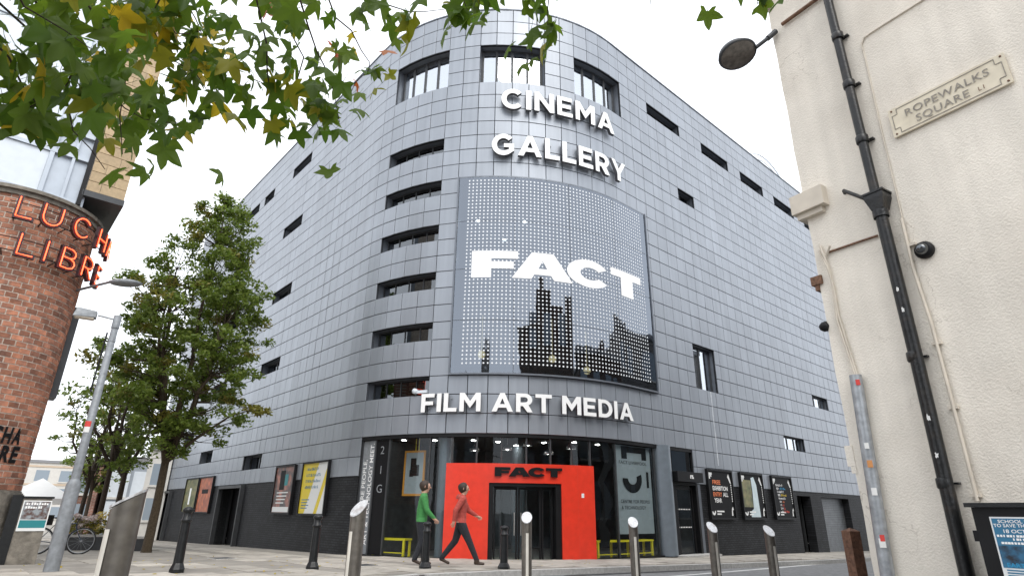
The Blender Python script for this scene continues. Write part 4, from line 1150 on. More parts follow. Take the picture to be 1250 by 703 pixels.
# galvanised pole strapped to the corner
gp = thing('conduit_pole', 'grey galvanised pole with stickers standing against the cream wall', 'pole', tuple(W(2.87, .3, .06)))
mb = MB()
a, b = W(2.79, 2.40, .06), W(2.885, -.1, .06)
mb.tube([a, b], [.052, .058], 10); mb.build('shaft', M['galv'], gp)
for t, m_, h in ((.03, 'stickerred', .05), (.25, 'sticker', .05), (.31, 'stickerorange', .06), (.40, 'sticker', .06), (.545, 'stickerred', .05), (.56, 'sticker', .07)):
    p = a.lerp(b, t); X = Matrix.Translation(p) @ frame((0, 0, 0), -WU, UP, WN)
    mb = MB(); mb.lathe([(.0585 + .0004 * h, -h / 2), (.0585 + .0004 * h, h / 2)], 8, Matrix.Translation(p), a0=math.radians(243 + (17 * h / .05) * -1 + 8 * math.sin(t * 40)), a1=math.radians(243 + 17 * h / .05 + 8 * math.sin(t * 40))); mb.build('sticker', M[m_], gp)

# street lamp on bracket at the cream corner
sl = thing('bracket_lamp', 'dark oval street lamp on an arm from the cream building', 'lamp', tuple(W(SC - .1, 6.56, .03)))
P0 = W(SC - .06, 6.55, .03); P1 = Vector((2.98, 5.39, 6.45)); P2 = Vector((2.85, 5.44, 6.36)); hd = Vector((2.655, 5.52, 6.33))
mb = MB(); mb.tube([P0, P1], [.034, .034], 8); mb.tube([P1, P2], [.024, .024], 8); mb.build('arm', M['darkgrey'], sl)
Xh = Matrix.Translation(hd) @ Matrix.Rotation(math.radians(-12), 4, 'Y') @ Matrix.Rotation(math.radians(-22), 4, 'X') @ Matrix.Diagonal((1.15, .95, 1, 1))
mb = MB(); mb.lathe([(.0, .11), (.10, .10), (.18, .06), (.205, .0), (.20, -.02), (.185, -.025)], 28, Xh); mb.build('head', M['darkgrey'], sl)
mb = MB(); mb.lathe([(.184, -.022), (.15, -.035), (.08, -.045), (.0, -.05)], 28, Xh); mb.build('lens', M['lampglass'], sl)

# dark cabinet with poster at the foot of the cream wall
cb = thing('wall_cabinet', 'black metal cabinet with a blue poster against the cream wall', 'cabinet', tuple(W(1.5, .3, .3)))
mb = MB(); wbox(mb, .6, 2.0, -.2, 1.27, .02, .42); mb.build('body', M['black'], cb)
mb = MB(); wbox(mb, .58, 2.03, 1.271, 1.30, .0, .45); mb.build('lid', M['castiron'], cb)
mb = MB(); wbox(mb, 2.001, 2.03, 1.05, 1.12, .33, .41); mb.build('hinge', M['black'], cb)
mb = MB(); wbox(mb, 1.56, 1.905, .835, 1.21, .421, .424); po = mb.build('poster', M['paperwhite'], cb)
mb = MB(); wbox(mb, 1.57, 1.895, .895, 1.20, .4245, .4255); mb.build('print', M['blueprint'], po)
mb = MB(); wbox(mb, 1.572, 1.893, .92, 1.03, .426, .427); mb.build('picture', M['crowd'], po)
for t, z, h, w, m_ in (('SCHOOL STRIKE', 1.172, .020, .25, 'white'), ('TO SAVE THE PLANET', 1.146, .020, .31, 'white'), ('18 OCTOBER', 1.110, .022, .22, 'white'), ('EARTH STRIKE', .900, .026, .27, 'printblue')):
    put_text(t, 'lettering', M[m_], po, Wm(1.735, z, .4285), h, w, bold=.015)
for z, a_, n_ in ((1.084, 1.885, 16), (1.064, 1.80, 9), (1.040, 1.87, 15)):
    mb = MB()
    for i in range(n_): wbox(mb, a_ - .018 * i - rnd.choice((.008, .012, .015)), a_ - .018 * i, z, z + .014, .4265, .428)
    mb.build('small_print', M['white'], po)
for i in range(3):
    mb = MB(); wbox(mb, 1.60 + .02 * i, 1.88, .845 + .016 * i, .853 + .016 * i, .4245, .4255); mb.build('small_print', M['blueprint'], po)

# wooden post by the road
mb = MB(); X = Matrix.Translation((3.80, 7.04, 0)) @ Matrix.Rotation(math.radians(12), 4, 'Z')
mb.box(-.065, .065, -.065, .065, -.1, 1.05, X); mb.add([X @ Vector(v) for v in ((-.065, -.065, 1.05), (.065, -.065, 1.05), (.065, .065, 1.05), (-.065, .065, 1.05), (0, 0, 1.085))], [(0, 1, 4), (1, 2, 4), (2, 3, 4), (3, 0, 4)])
tag(mb.build('timber_post', M['wood']), 'short square brown timber post beside the cream corner', 'post')

# ------------------------------------------------------------------ round brick corner building on the left
TC = Vector((-11.55, 12.47, 0)); TR = 1.38
def T(az, z, r):
    a = math.radians(az)
    return Vector((TC.x + math.sin(a) * r, TC.y + math.cos(a) * r, z))
def Tm(az, z, r):
    a = math.radians(az); n = Vector((math.sin(a), math.cos(a), 0))
    return frame(T(az, z, r), UP.cross(n), UP, n)
def arcbox(mb, a0, a1, z0, z1, r0, r1, n=24, mi=0):
    vs = []
    for i in range(n + 1):
        a = a0 + (a1 - a0) * i / n
        vs += [T(a, z0, r0), T(a, z0, r1), T(a, z1, r1), T(a, z1, r0)]
    fs = [(3, 2, 1, 0)]
    for i in range(n):
        p, q = i * 4, i * 4 + 4
        for k in range(4): fs.append((p + k, p + (k + 1) % 4, q + (k + 1) % 4, q + k))
    e = n * 4; fs.append((e, e + 1, e + 2, e + 3))
    mb.add(vs, fs, mi, False)
tw = thing('brick_corner_building', 'old red brick building with a rounded corner under white glazing', 'building', (TC.x, TC.y, .1))
mb = MB(); arcbox(mb, -30, 330, 1.4, 7.62, TR - .5, TR - .007, 64); mb.build('mortar_core', M['mortar'], tw)
BW, BH = .218, .122
mb = MB(); w2, h2, d_ = BW / 2 - .0135, BH / 2 - .0125, .014
_bk = []
for v in range(4):
    m_ = MB(); j = lambda: rnd.uniform(-.004, .004)
    fr_ = [(-w2 + j(), -h2 + j(), d_ * rnd.uniform(.1, .6)), (w2 + j(), -h2 + j(), d_ * rnd.uniform(.1, .6)), (w2 + j(), h2 + j(), d_ * rnd.uniform(.1, .6)), (-w2 + j(), h2 + j(), d_ * rnd.uniform(.1, .6))]
    bk_ = [(x * 1.02, y * 1.03, -.03) for x, y, z in fr_]
    m_.add(bk_ + fr_, [(4, 5, 6, 7)] + [(i, (i + 1) % 4, 4 + (i + 1) % 4, 4 + i) for i in range(4)])
    _bk.append(m_.mesh('brick', M['brick']))
cand = []
nb = 40
for r in range(50):
    z = 1.50 + BH * (r + .5)
    for i in range(nb):
        az = (i + .5 * (r % 2)) * 360 / nb
        p = T(az, z, TR); n = (p - Vector((TC.x, TC.y, z))).normalized()
        vis = n.dot((CAM - p).normalized())
        q = to_px(p)
        ok = vis > 0.02 and q and -5 < q[0] < 1250 and -5 < q[1] < 710
        cand.append((vis / q[2] if ok else -1, az, z))
cand.sort(key=lambda t: -t[0])
restb = MB()
for i, (sc_, az, z) in enumerate(cand):
    me = _bk[i % 4]; mw = Tm(az, z, TR - .003) @ Matrix.Rotation(rnd.uniform(-.012, .012), 4, 'Z')
    if i < 300 and sc_ > 0: link('brick', me, tw, mw)
    else: restb.add([mw @ v.co for v in me.vertices], [tuple(p.vertices) for p in me.polygons])
tag(restb.build('brickwork', M['brick'], tw), kind='stuff')
mb = MB(); arcbox(mb, -30, 330, 7.56, 7.66, TR - .3, TR + .05, 64); arcbox(mb, -30, 330, 7.661, 7.74, TR - .3, TR + .12, 64); mb.build('ledge', M['stone'], tw)
mb = MB(); arcbox(mb, -30, 330, -.2, 1.46, TR - .5, TR + .05, 48); arcbox(mb, -30, 330, 1.461, 1.50, TR - .5, TR + .02, 48); mb.build('plinth', M['stone'], tw)
# main body behind the rounded corner
def ab(a, b, z): p = UL * a + UR * b; return Vector((p.x, p.y, z))
def abox(mb, a0, a1, b0, b1, z0, z1, mi=0):
    vs = [ab(a, b, z) for z in (z0, z1) for (a, b) in ((a0, b0), (a1, b0), (a1, b1), (a0, b1))]
    mb.add(vs, [(0, 1, 2, 3), (7, 6, 5, 4), (4, 5, 1, 0), (5, 6, 2, 1), (6, 7, 3, 2), (7, 4, 0, 3)], mi)
mb = MB(); abox(mb, 16.2, 21, -12, -.1, -.2, 7.7); abox(mb, 15.75, 16.2, -12, -1.6, -.2, 7.7); mb.build('wall', M['farbrick'], tw)
# white glazing above
mb = MB(); abox(mb, 15.84, 19, -12, .55, 7.741, 16.5); mb.build('upper_storey', M['alu'], tw)
bs = [-6.2, -4.2, -2.25, -.28]; zz = [7.80, 8.93, 9.55, 10.75, 12.0, 13.2, 14.4]
for i in range(3):
    for j in range(6):
        m_ = MB(); abox(m_, 15.79, 15.838, bs[i] + .05, bs[i + 1] - .05, zz[j] + .05, zz[j + 1] - .05)
        m_.build('glazing_panel', M['whitepanel'], tw)
mb = MB()
for z in zz: abox(mb, 15.745, 15.837, -6.2, .40, z - .045, z + .045)
for b in bs: abox(mb, 15.75, 15.836, b - .045, b + .045, 7.75, 16.4)
abox(mb, 15.752, 15.835, .10, .16, 7.75, 16.4)
mb.build('glazing_bar', M['alu'], tw)
mb = MB(); abox(mb, 15.70, 15.90, .41, .50, 7.75, 16.4); mb.build('shadow_gap', M['black'], tw)
# tan tiled block overhanging on the right
mb = MB(); abox(mb, 15.74, 18.6, .51, 1.29, 8.17, 16.4); blk = mb.build('tiled_block', M['mortar'], tw)
mb = MB(); abox(mb, 15.70, 18.7, .46, 1.31, 8.02, 8.168); mb.build('soffit', M['darkgrey'], tw)
tm_ = []
for w in (.50, .262):
    m_ = MB(); m_.box(-w / 2, w / 2, -.02, .012, -.125, .125); tm_.append(m_.mesh('tile', M['tan']))
Xb = frame((0, 0, 0), UR, UL, UP)
for r in range(31):
    z = 8.30 + .264 * r
    first, second = (0, 1) if r % 2 else (1, 0)
    b = .52
    for q in (first, second):
        w = (.50, .262)[q]
        link('tile', tm_[q], blk, frame(ab(15.73, b + w / 2, z), UR, UL, UP)); b += w + .008
# dark duct box on the flank
fl = thing('flank_duct', 'dark grey metal box hanging on the brick building flank', 'duct', tuple(ab(18, .9, 3.6)))
mb = MB(); abox(mb, 17.1, 17.7, .05, 1.18, 3.55, 5.72); mb.build('casing', M['darkgrey'], fl)
mb = MB(); abox(mb, 17.0, 17.099, .05, .62, 3.70, 5.9); mb.build('side_panel', M['bluegrey'], fl)
mb = MB(); abox(mb, 16.6, 17.3, .0, .62, 5.73, 8.0); mb.build('riser', M['castiron'], fl)

# neon letters
STK = {
 'L': (.27, [[(0, 1), (0, 0), (1, 0)]]), 'U': (.34, [[(0, 1), (0, .4)] + [(.5 - .5 * math.cos(math.pi * i / 8), .4 - .4 * math.sin(math.pi * i / 8)) for i in range(1, 8)] + [(1, .4), (1, 1)]]),
 'C': (.38, [[(.5 + .5 * math.cos(math.radians(a)), .5 + .5 * math.sin(math.radians(a))) for a in range(40, 325, 20)]]),
 'H': (.32, [[(0, 0), (0, 1)], [(0, .5), (1, .5)], [(1, 0), (1, 1)]]), 'A': (.34, [[(0, 0), (.5, 1), (1, 0)], [(.2, .36), (.8, .36)]]),
 'I': (.02, [[(0, 0), (0, 1)]]), 'B': (.30, [[(0, 0), (0, 1), (.6, 1), (.85, .9), (.92, .76), (.85, .6), (.6, .52), (0, .52)], [(.6, .52), (.9, .42), (1, .26), (.9, .08), (.6, 0), (0, 0)]]),
 'R': (.30, [[(0, 0), (0, 1), (.6, 1), (.9, .9), (1, .73), (.9, .56), (.6, .47), (0, .47)], [(.5, .47), (1, 0)]]), 'E': (.26, [[(1, 1), (0, 1), (0, 0), (1, 0)], [(0, .5), (.85, .5)]]),
}
nsg = thing('neon_sign', 'red neon LUCHA LIBRE letters curving round the brick corner', 'sign', tuple(T(110, 6.1, 1.7)))
NR = 1.72; NH = .45
for row, z0 in ((('L', 139.5), ('U', 123.8), ('C', 102.5), ('H', 80.5), ('A', 63)), 6.94), ((('L', 132.4), ('I', 120.8), ('B', 105.8), ('R', 88.5), ('E', 70.5)), 6.13):
    for ch, az in row:
        w, sts = STK[ch]
        X = Tm(az, z0, NR)
        tb = MB(); bk = MB()
        for st in sts:
            P = [X @ Vector(((x - .5) * w, y * NH, .03)) for x, y in st]
            tb.tube(P, .0115, 6)
            for a_, b_ in zip(st[:-1], st[1:]):
                va = Vector(((a_[0] - .5) * w, a_[1] * NH, -.02)); vb = Vector(((b_[0] - .5) * w, b_[1] * NH, -.02))
                d = (vb - va).normalized(); pn = Vector((-d.y, d.x, 0)) * .046
                va -= d * .046; vb += d * .046
                q = [va + pn, va - pn, vb - pn, vb + pn]
                zo = rnd.uniform(0, .004)
                bk.add([X @ Vector((v.x, v.y, v.z - .05 + zo)) for v in q] + [X @ Vector((v.x, v.y, v.z + .02 + zo)) for v in q], [(4, 5, 6, 7), (3, 2, 1, 0)] + [(i, (i + 1) % 4, 4 + (i + 1) % 4, 4 + i) for i in range(4)])
        lt = bk.build('letter_tray', M['neonback'], nsg)
        tb.build('neon_tube', M['neon'], lt)
    for dz in (.08, .36):
        mb = MB(); mb.tube([T(a, z0 + dz, NR - .09) for a in range(150, 58, -6)], .012, 5); mb.build('rail', M['castiron'], nsg)
    for az in (146, 128, 112, 96, 84):
        mb = MB(); mb.tube([T(az, z0 + .02, TR), T(az, z0 + .08, NR - .09)], .014, 5); mb.build('bracket', M['castiron'], nsg)
# painted lettering on the brick
for body, z0, c in (('LUCHA', 2.40, 111), ('LIBRE', 2.04, 109)):
    for i, ch in enumerate(body):
        az = c + (2 - i) * 9.0
        put_text(ch, 'painted_letter', M['blackprint'], tw, Tm(az, z0, TR + .022), .30, .20, bold=.04, shear=.1)

# low stone pier with poster
pr_ = thing('poster_pier', 'rough stone pier with a teal poster at the foot of the brick corner', 'pier', (-9.78, 12.95, .12))
X = Matrix.Translation((-9.80, 12.98, 0)) @ Matrix.Rotation(math.radians(38), 4, 'Z')
mb = MB(); mb.box(-.24, .24, -.12, .40, -.1, 1.36, X); mb.build('pier', M['stone'], pr_)
mb = MB(); mb.box(-.42, -.24, -.14, .30, -.1, 1.42, X); mb.build('dark_edge', M['castiron'], pr_)
mb = MB(); mb.box(-.27, .27, -.14, .42, 1.361, 1.40, X); mb.build('cap', M['castiron'], pr_)
mb = MB(); mb.box(-.22, .25, -.135, -.121, .74, 1.32, X); pst = mb.build('poster', M['paperwhite'], pr_)
mb = MB(); mb.box(-.20, .23, -.138, -.136, .96, 1.30, X); mb.build('picture', M['posterphoto'], pst)
mb = MB(); mb.box(-.20, .23, -.138, -.136, .80, .945, X); mb.build('print', M['teal'], pst)
for z, n_ in ((1.235, 9), (1.165, 7)):
    mb = MB()
    for i in range(n_): mb.box(-.17 + .042 * i, -.17 + .042 * i + rnd.choice((.02, .03, .034)), -.141, -.139, z, z + rnd.choice((.035, .045, .05)), X)
    mb.build('lettering', M['white'], pst)

# wall lamp on the brick corner
wl = thing('wall_lamp', 'grey oval lamp on the brick corner beside the neon letters', 'lamp', tuple(T(70, 6.0, TR)))
h0, h1 = Vector((-9.16, 12.50, 6.02)), Vector((-8.72, 12.82, 6.10))
mb = MB(); mb.tube([T(66, 5.95, TR - .1), h0], .03, 7); mb.build('arm', M['galv2'], wl)
c = (h0 + h1) / 2; ax = (h1 - h0).normalized(); sd_ = ax.cross(UP).normalized(); upv = sd_.cross(ax)
mb = MB(); mb.lathe([(0, .055), (.5, .045), (.85, .02), (1, 0), (.85, -.035), (.5, -.055), (0, -.06)], 20, frame(c, ax * .34, sd_ * .20, upv) @ Matrix.Diagonal((1, 1, 1.4, 1))); mb.build('head', M['galv2'], wl)

# ------------------------------------------------------------------ lamp post on the square
lp = thing('lamp_post', 'leaning-looking grey steel lamp post with flat lantern on the square', 'lamp post', (-7.71, 10.95, .17))
lp['label'] = 'tall grey steel lamp post with a small lantern on the square'
X = Matrix.Translation((-7.71, 10.95, 0))
mb = MB(); mb.lathe([(.115, .1), (.112, 1.56), (.095, 1.62), (.075, 1.66)], 18, X); mb.build('base_shaft', M['galv2'], lp)
mb = MB(); mb.lathe([(.074, 1.62), (.058, 4.66), (.0, 4.665)], 16, X); mb.build('upper_shaft', M['galv2'], lp)
mb = MB(); mb.lathe([(.068, 4.45), (.068, 4.70), (0, 4.705)], 14, X); mb.build('collar', M['galv2'], lp)
for z in (2.62, 2.52): 
    mb = MB(); mb.lathe([(.074, z - .05), (.074, z + .05)], 10, X, a0=math.radians(230), a1=math.radians(320)); mb.build('sticker', M['stickerred' if z > 2.6 else 'sticker'], lp)
for z in (4.2, 3.55):
    mb = MB(); mb.lathe([(.066, z - .02), (.066, z + .02)], 12, X); mb.build('strap', M['galv'], lp)
mb = MB(); mb.tube([(-7.80, 10.90, 4.35), (-7.82, 10.90, 3.2)], .015, 6); mb.build('conduit', M['castiron'], lp)
mb = MB(); mb.tube([(-7.71, 10.95, 4.62), (-7.98, 10.78, 4.66)], .02, 8); mb.build('arm', M['galv'], lp)
XL = frame((-8.13, 10.68, 4.66), Vector((-.845, -.535, 0)), Vector((.535, -.845, 0)), UP)
mb = MB(); mb.add([XL @ Vector(v) for v in ((-.16, -.10, -.07), (.20, -.10, -.09), (.20, .10, -.09), (-.16, .10, -.07), (-.16, -.09, .05), (.16, -.06, .09), (.16, .06, .09), (-.16, .09, .05))],
    [(3, 2, 1, 0), (4, 5, 6, 7), (0, 1, 5, 4), (1, 2, 6, 5), (2, 3, 7, 6), (3, 0, 4, 7)]); mb.build('lantern', M['galv2'], lp)
mb = MB(); mb.box(-.13, .17, -.085, .085, -.105, -.08, XL); mb.build('lens', M['creampaint'], lp)

# ------------------------------------------------------------------ bollards
def steel_bollard(label, x, y, ztop, r=.0825, face=0.0, h=1.02, slope=.105, strip=None, drop=.31):
    b = thing('steel_bollard', label, 'bollard', (x, y, ztop - h), 'slant-topped steel bollards')
    dx, dy = math.sin(face), math.cos(face)      # the sloping cap faces this way
    n = 24
    mb = MB(); lo = []; hi = []
    sl_ = slope
    for k in range(n):
        a = 2 * math.pi * k / n; c, s = math.cos(a) * r, math.sin(a) * r
        lo.append((x + c, y + s, ztop - h - .1)); hi.append((x + c, y + s, ztop - sl_ - (c * dx + s * dy) / r * sl_))
    mb.add(lo + hi, [(k, (k + 1) % n, n + (k + 1) % n, n + k) for k in range(n)], 0, True)
    mb.build('shaft', M['steeldark'], b)
    mb = MB()
    hi2 = [(px + (px - x) * .06, py + (py - y) * .06, pz + .004) for px, py, pz in hi]
    hi3 = [(px, py, pz + .012) for px, py, pz in hi2]
    mb.add(hi2 + hi3, [(k, (k + 1) % n, n + (k + 1) % n, n + k) for k in range(n)] + [tuple(range(n, 2 * n)), tuple(reversed(range(n)))])
    mb.build('cap', M['steelcap'], b)
    # pale strip down the shaft, set at its own angle
    mb = MB(); f2 = face if strip is None else math.radians(strip)
    a0 = math.pi / 2 - f2
    mb.lathe([(r + .004, ztop - h), (r + .004, ztop - drop)], 4, Matrix.Translation((x, y, 0)), a0=a0 - .26, a1=a0 + .26); mb.build('pale_strip', M['palestrip'], b)
    return b
steel_bollard('huge bronze steel bollard with slanted top nearest the camera at left', -1.865, 3.06, 1.275, face=math.radians(245), r=.069, slope=.042, strip=206, drop=.17)
steel_bollard('slant-topped steel bollard before the left edge of the entrance glazing', -1.66, 6.91, 1.30, face=math.radians(212), slope=.085, strip=212)
steel_bollard('slant-topped steel bollard in front of the red portal doorway', .29, 10.4, 1.20, face=math.radians(183), slope=.085, strip=176)
steel_bollard('slant-topped steel bollard in front of the grey window film', 2.22, 11.3, 1.135, face=math.radians(180), slope=.085, strip=176)
steel_bollard('slant-topped steel bollard below the free exhibition poster', 3.58, 11.15, 1.07, face=math.radians(165), slope=.085, strip=165)
steel_bollard('slant-topped steel bollard farthest right, below the coloured text poster', 4.46, 10.86, 1.03, face=math.radians(165), slope=.085, strip=165)

prof = [(0, 0), (.125, 0), (.125, .05), (.115, .07), (.098, .11), (.082, .14), (.070, .72), (.070, .735), (.086, .745), (.086, .775), (.070, .785), (.066, .87), (.082, .885), (.090, .905), (.090, .925), (.06, .955), (.0, .97)]
mb = MB(); mb.lathe([(r, z - .05 if z == 0 else z) for r, z in prof[:6]], 8, smooth=False); ib_base = mb.mesh('base', M['castiron'])
mb = MB(); mb.lathe(prof[5:12], 16); ib_shaft = mb.mesh('shaft', M['castiron'])
mb = MB(); mb.lathe(prof[11:], 16); ib_cap = mb.mesh('cap', M['castiron'])
for (x, y, z, hs, lab) in ((-5.73, 11.21, .17, 1.10, 'black cast-iron bollard nearest the big tree, left of the posters'), (-3.76, 12.40, .14, 1.02, 'black cast-iron bollard in front of the yellow poster'),
                           (-1.69, 13.08, .12, .92, 'black cast-iron bollard between the two walkers'), (-.10, 13.40, .11, .86, 'black cast-iron bollard before the portal doorway')):
    b = thing('iron_bollard', lab, 'bollard', (x, y, z), 'black cast-iron bollards')
    S = Matrix.Translation((x, y, z)) @ Matrix.Diagonal((1, 1, hs, 1))
    link('base', ib_base, b, S); link('shaft', ib_shaft, b, S); link('cap', ib_cap, b, S)

# ------------------------------------------------------------------ street trees
def leaf_cloud(name, centres, per, spread, size, m, parent, seed, up=.3):
    g = np.random.default_rng(seed)
    C_ = np.repeat(np.array(centres), per, axis=0)
    n = len(C_)
    sp = np.repeat(np.array(spread).reshape(-1, 1) if np.ndim(spread) else np.full((len(centres), 1), spread), per, axis=0)
    off = g.normal(size=(n, 3)); off /= np.linalg.norm(off, axis=1, keepdims=True)
    off *= (g.random((n, 1)) ** .55) * sp; off[:, 2] *= .62
    P = C_ + off
    nrm = g.normal(size=(n, 3)); nrm[:, 2] = np.abs(nrm[:, 2]) + up; nrm /= np.linalg.norm(nrm, axis=1, keepdims=True)
    t = g.normal(size=(n, 3)); t -= (t * nrm).sum(1, keepdims=True) * nrm; t /= np.linalg.norm(t, axis=1, keepdims=True)
    b = np.cross(nrm, t)
    L = size * g.uniform(.7, 1.3, (n, 1)); Wd = L * g.uniform(.38, .6, (n, 1))
    bend = nrm * L * .18
    V = np.stack([P - t * L * .55, P + b * Wd * .5 - bend * .4, P + t * L * .55 - bend, P - b * Wd * .5 - bend * .4], axis=1).reshape(-1, 3)
    me = bpy.data.meshes.new(name)
    me.vertices.add(4 * n); me.vertices.foreach_set('co', V.ravel())
    me.loops.add(4 * n); me.loops.foreach_set('vertex_index', np.arange(4 * n, dtype=np.int32))
    me.polygons.add(n); me.polygons.foreach_set('loop_start', np.arange(0, 4 * n, 4, dtype=np.int32))
    me.update(calc_edges=True); me.validate()
    me.materials.append(m)
    return link(name, me, parent)

def street_tree(label, base, height, fork, prof, nclump, per, tr, seed, size=.15, clump=.42, keep=None, lean=(0, 0), m='leaf', nlimb=6, bark='bark'):
    """prof: list of (z, radius, dx, dy) crown profile"""
    g = random.Random(seed)
    b = Vector(base)
    t = thing('street_tree', label, 'tree', base, 'trees along the square')
    zs_ = [p[0] for p in prof]
    def at_(z):
        return [float(np.interp(z, zs_, [p[i] for p in prof])) for i in (1, 2, 3)]
    cl = []; sp = []
    tries = 0
    while len(cl) < nclump and tries < 20000:
        tries += 1
        z = g.uniform(zs_[0], zs_[-1]); r, dx, dy = at_(z)
        if g.random() > (r / max(p[1] for p in prof)) ** 1.3: continue
        a = g.uniform(0, 2 * math.pi); q = r * (g.random() ** .42)
        q *= 1 + .16 * math.sin(3 * a + z * 1.7) + .1 * math.sin(5 * a - 2.3 * z)
        c = (b.x + dx + lean[0] * z + q * math.cos(a), b.y + dy + lean[1] * z + q * math.sin(a), b.z + z)
        if keep and not keep(c): continue
        cl.append(c); sp.append(clump * g.uniform(.55, 1.25))
    mb = MB()
    f = b + Vector((lean[0] * fork, lean[1] * fork, fork))
    mb.tube([b + Vector((0, 0, -.15)), b + Vector((.0, .0, .12)), b + Vector((lean[0] * fork * .5 + .02, lean[1] * fork * .5, fork * .5)), f], [tr * 1.35, tr * 1.05, tr * .92, tr * .85], 10)
    tr_o = mb.build('trunk', M[bark], t)
    mb = MB()
    tips = []
    for i in range(nlimb):
        a = 2 * math.pi * i / nlimb + g.uniform(-.3, .3)
        z1 = zs_[0] + (zs_[-1] - zs_[0]) * (.30 + .55 * g.random()); r, dx, dy = at_(z1)
        if i == 0: z1 = zs_[-1] * .93; r = .1; _, dx, dy = at_(z1)
        e = b + Vector((dx + lean[0] * z1 + .62 * r * math.cos(a), dy + lean[1] * z1 + .62 * r * math.sin(a), z1))
        pts = [f - Vector((0, 0, .15 * i / nlimb + .05))]
        for k in range(1, 7):
            u = k / 6
            p = f.lerp(e, u); p.z = f.z + (e.z - f.z) * u ** .9
            h = Vector((math.cos(a), math.sin(a), 0)) * (.35 * r * math.sin(math.pi * u) * .5)
            pts.append(p + h + Vector((g.uniform(-.1, .1), g.uniform(-.1, .1), 0)) * (1 if k < 6 else 0))
        rs = [tr * .62 * (1 - .86 * k / 6) + .008 for k in range(7)]
        mb.tube(pts, rs, 7); tips += [(p, r_) for p, r_ in zip(pts[1:], rs[1:])]
    for c in cl:
        c = Vector(c)
        bp, br = min(tips, key=lambda q: (q[0] - c).length + max(0, q[0].z - c.z + .3) * 1.5)
        m_ = bp.lerp(c, .5) + Vector((g.uniform(-.12, .12), g.uniform(-.12, .12), -.08))
        mb.tube([bp, m_, c], [min(br * .8, .03), .013, .005], 4, caps=False)
    mb.build('limbs', M[bark], tr_o)
    n1 = int(len(cl) * .9)
    cr = leaf_cloud('crown', cl[:n1], per, sp[:n1], size, M[m], t, seed)
    if n1 < len(cl): leaf_cloud('turning_leaves', cl[n1:], per, sp[n1:], size, M['leafy'], cr, seed + 1)
    return t

street_tree('big leafy green street tree standing nearest on the left', (-10.98, 19.46, -.06), 12.6, 2.7,
            [(2.9, .7, 0, 0), (3.6, 1.6, 0, 0), (4.6, 2.25, 0, 0), (6.0, 2.45, .0, 0), (7.6, 2.25, .05, 0), (9.2, 1.75, .15, 0), (10.6, 1.25, .2, 0), (11.6, .78, .15, 0), (12.35, .28, .1, 0)], 470, 84, .135, 3, size=.140, clump=.37, nlimb=9, bark='bark2')
# one long low bough to the right
bt = [o for o in COL.objects if o.name == 'street_tree'][0]
mb = MB(); mb.tube([(-10.98, 19.46, 2.55), (-10.2, 19.5, 3.3), (-9.2, 19.5, 4.05), (-8.35, 19.45, 4.3)], [.07, .05, .03, .01], 7); bo_ = mb.build('bough', M['bark2'], bt)
leaf_cloud('bough_leaves', [(-8.3, 19.45, 4.25), (-8.6, 19.5, 4.3), (-8.05, 19.4, 4.2)], 70, .28, .15, M['leafy'], bo_, 77)
P_far = [(2.6, .5, 0, 0), (3.4, 1.4, 0, 0), (4.6, 1.9, 0, 0), (6.0, 1.6, 0, 0), (7.2, .9, 0, 0), (7.8, .3, 0, 0)]
street_tree('thin street tree behind the bicycle, second from the brick corner', (-15.8, 23.1, -.15), 7.4, 2.3, [(z * .92, r * .95, x, y) for z, r, x, y in P_far], 60, 40, .085, 21, size=.15, clump=.36, nlimb=5, lean=(.02, .02))
street_tree('slim dark street tree rising behind the flower planter', (-14.3, 21.95, -.12), 8.4, 2.8, P_far, 62, 40, .10, 33, size=.16, clump=.38, nlimb=5)
street_tree('street tree directly left of the big tree trunk', (-15.9, 25.4, -.2), 8.6, 2.7, [(z * 1.05, r, x, y) for z, r, x, y in P_far], 66, 40, .12, 45, size=.16, clump=.38, nlimb=5)
street_tree('farthest thin street tree beside the white tent', (-20.2, 30.0, -.35), 7.0, 2.4, [(z * .9, r * .95, x, y) for z, r, x, y in P_far], 50, 38, .09, 52, size=.17, clump=.36, nlimb=5)

# fallen leaves on the paving
g = random.Random(8)
fl_pts = []
for _ in range(170):
    x, y = g.uniform(-9.5, 3.0), g.uniform(10.5, 17.5)
    if x > -2.4 and y < 12.3 + (x + 2.4) * .75: continue
    fl_pts.append((x, y, gz(y) + .022))
tag(leaf_cloud('fallen_leaves', fl_pts, 1, .002, .085, M['ly'], None, 91, up=6.0), 'scattered dry fallen leaves lying on the paving', 'leaves', kind='stuff')
# iron covers set in the paving
for x, y, w, h_, lab in ((-3.1, 13.9, .6, .45, 'rectangular iron cover in the paving before the yellow poster'), (-7.2, 16.2, .7, .5, 'iron drain cover in the paving near the big tree')):
    X = frame((x, y, gz(y)), Vector((UL.x, UL.y, -.027 * UL.y)).normalized(), UR, UP)
    dcv = thing('drain_cover', lab, 'drain cover', (x, y, gz(y)))
    mb = MB(); mb.box(-w / 2, w / 2, -h_ / 2, h_ / 2, -.02, .018, X); mb.build('frame', M['kerb'], dcv)
    mb = MB(); mb.box(-w / 2 + .04, w / 2 - .04, -h_ / 2 + .04, h_ / 2 - .04, -.02, .023, X); mb.build('plate', M['darkgrey'], dcv)
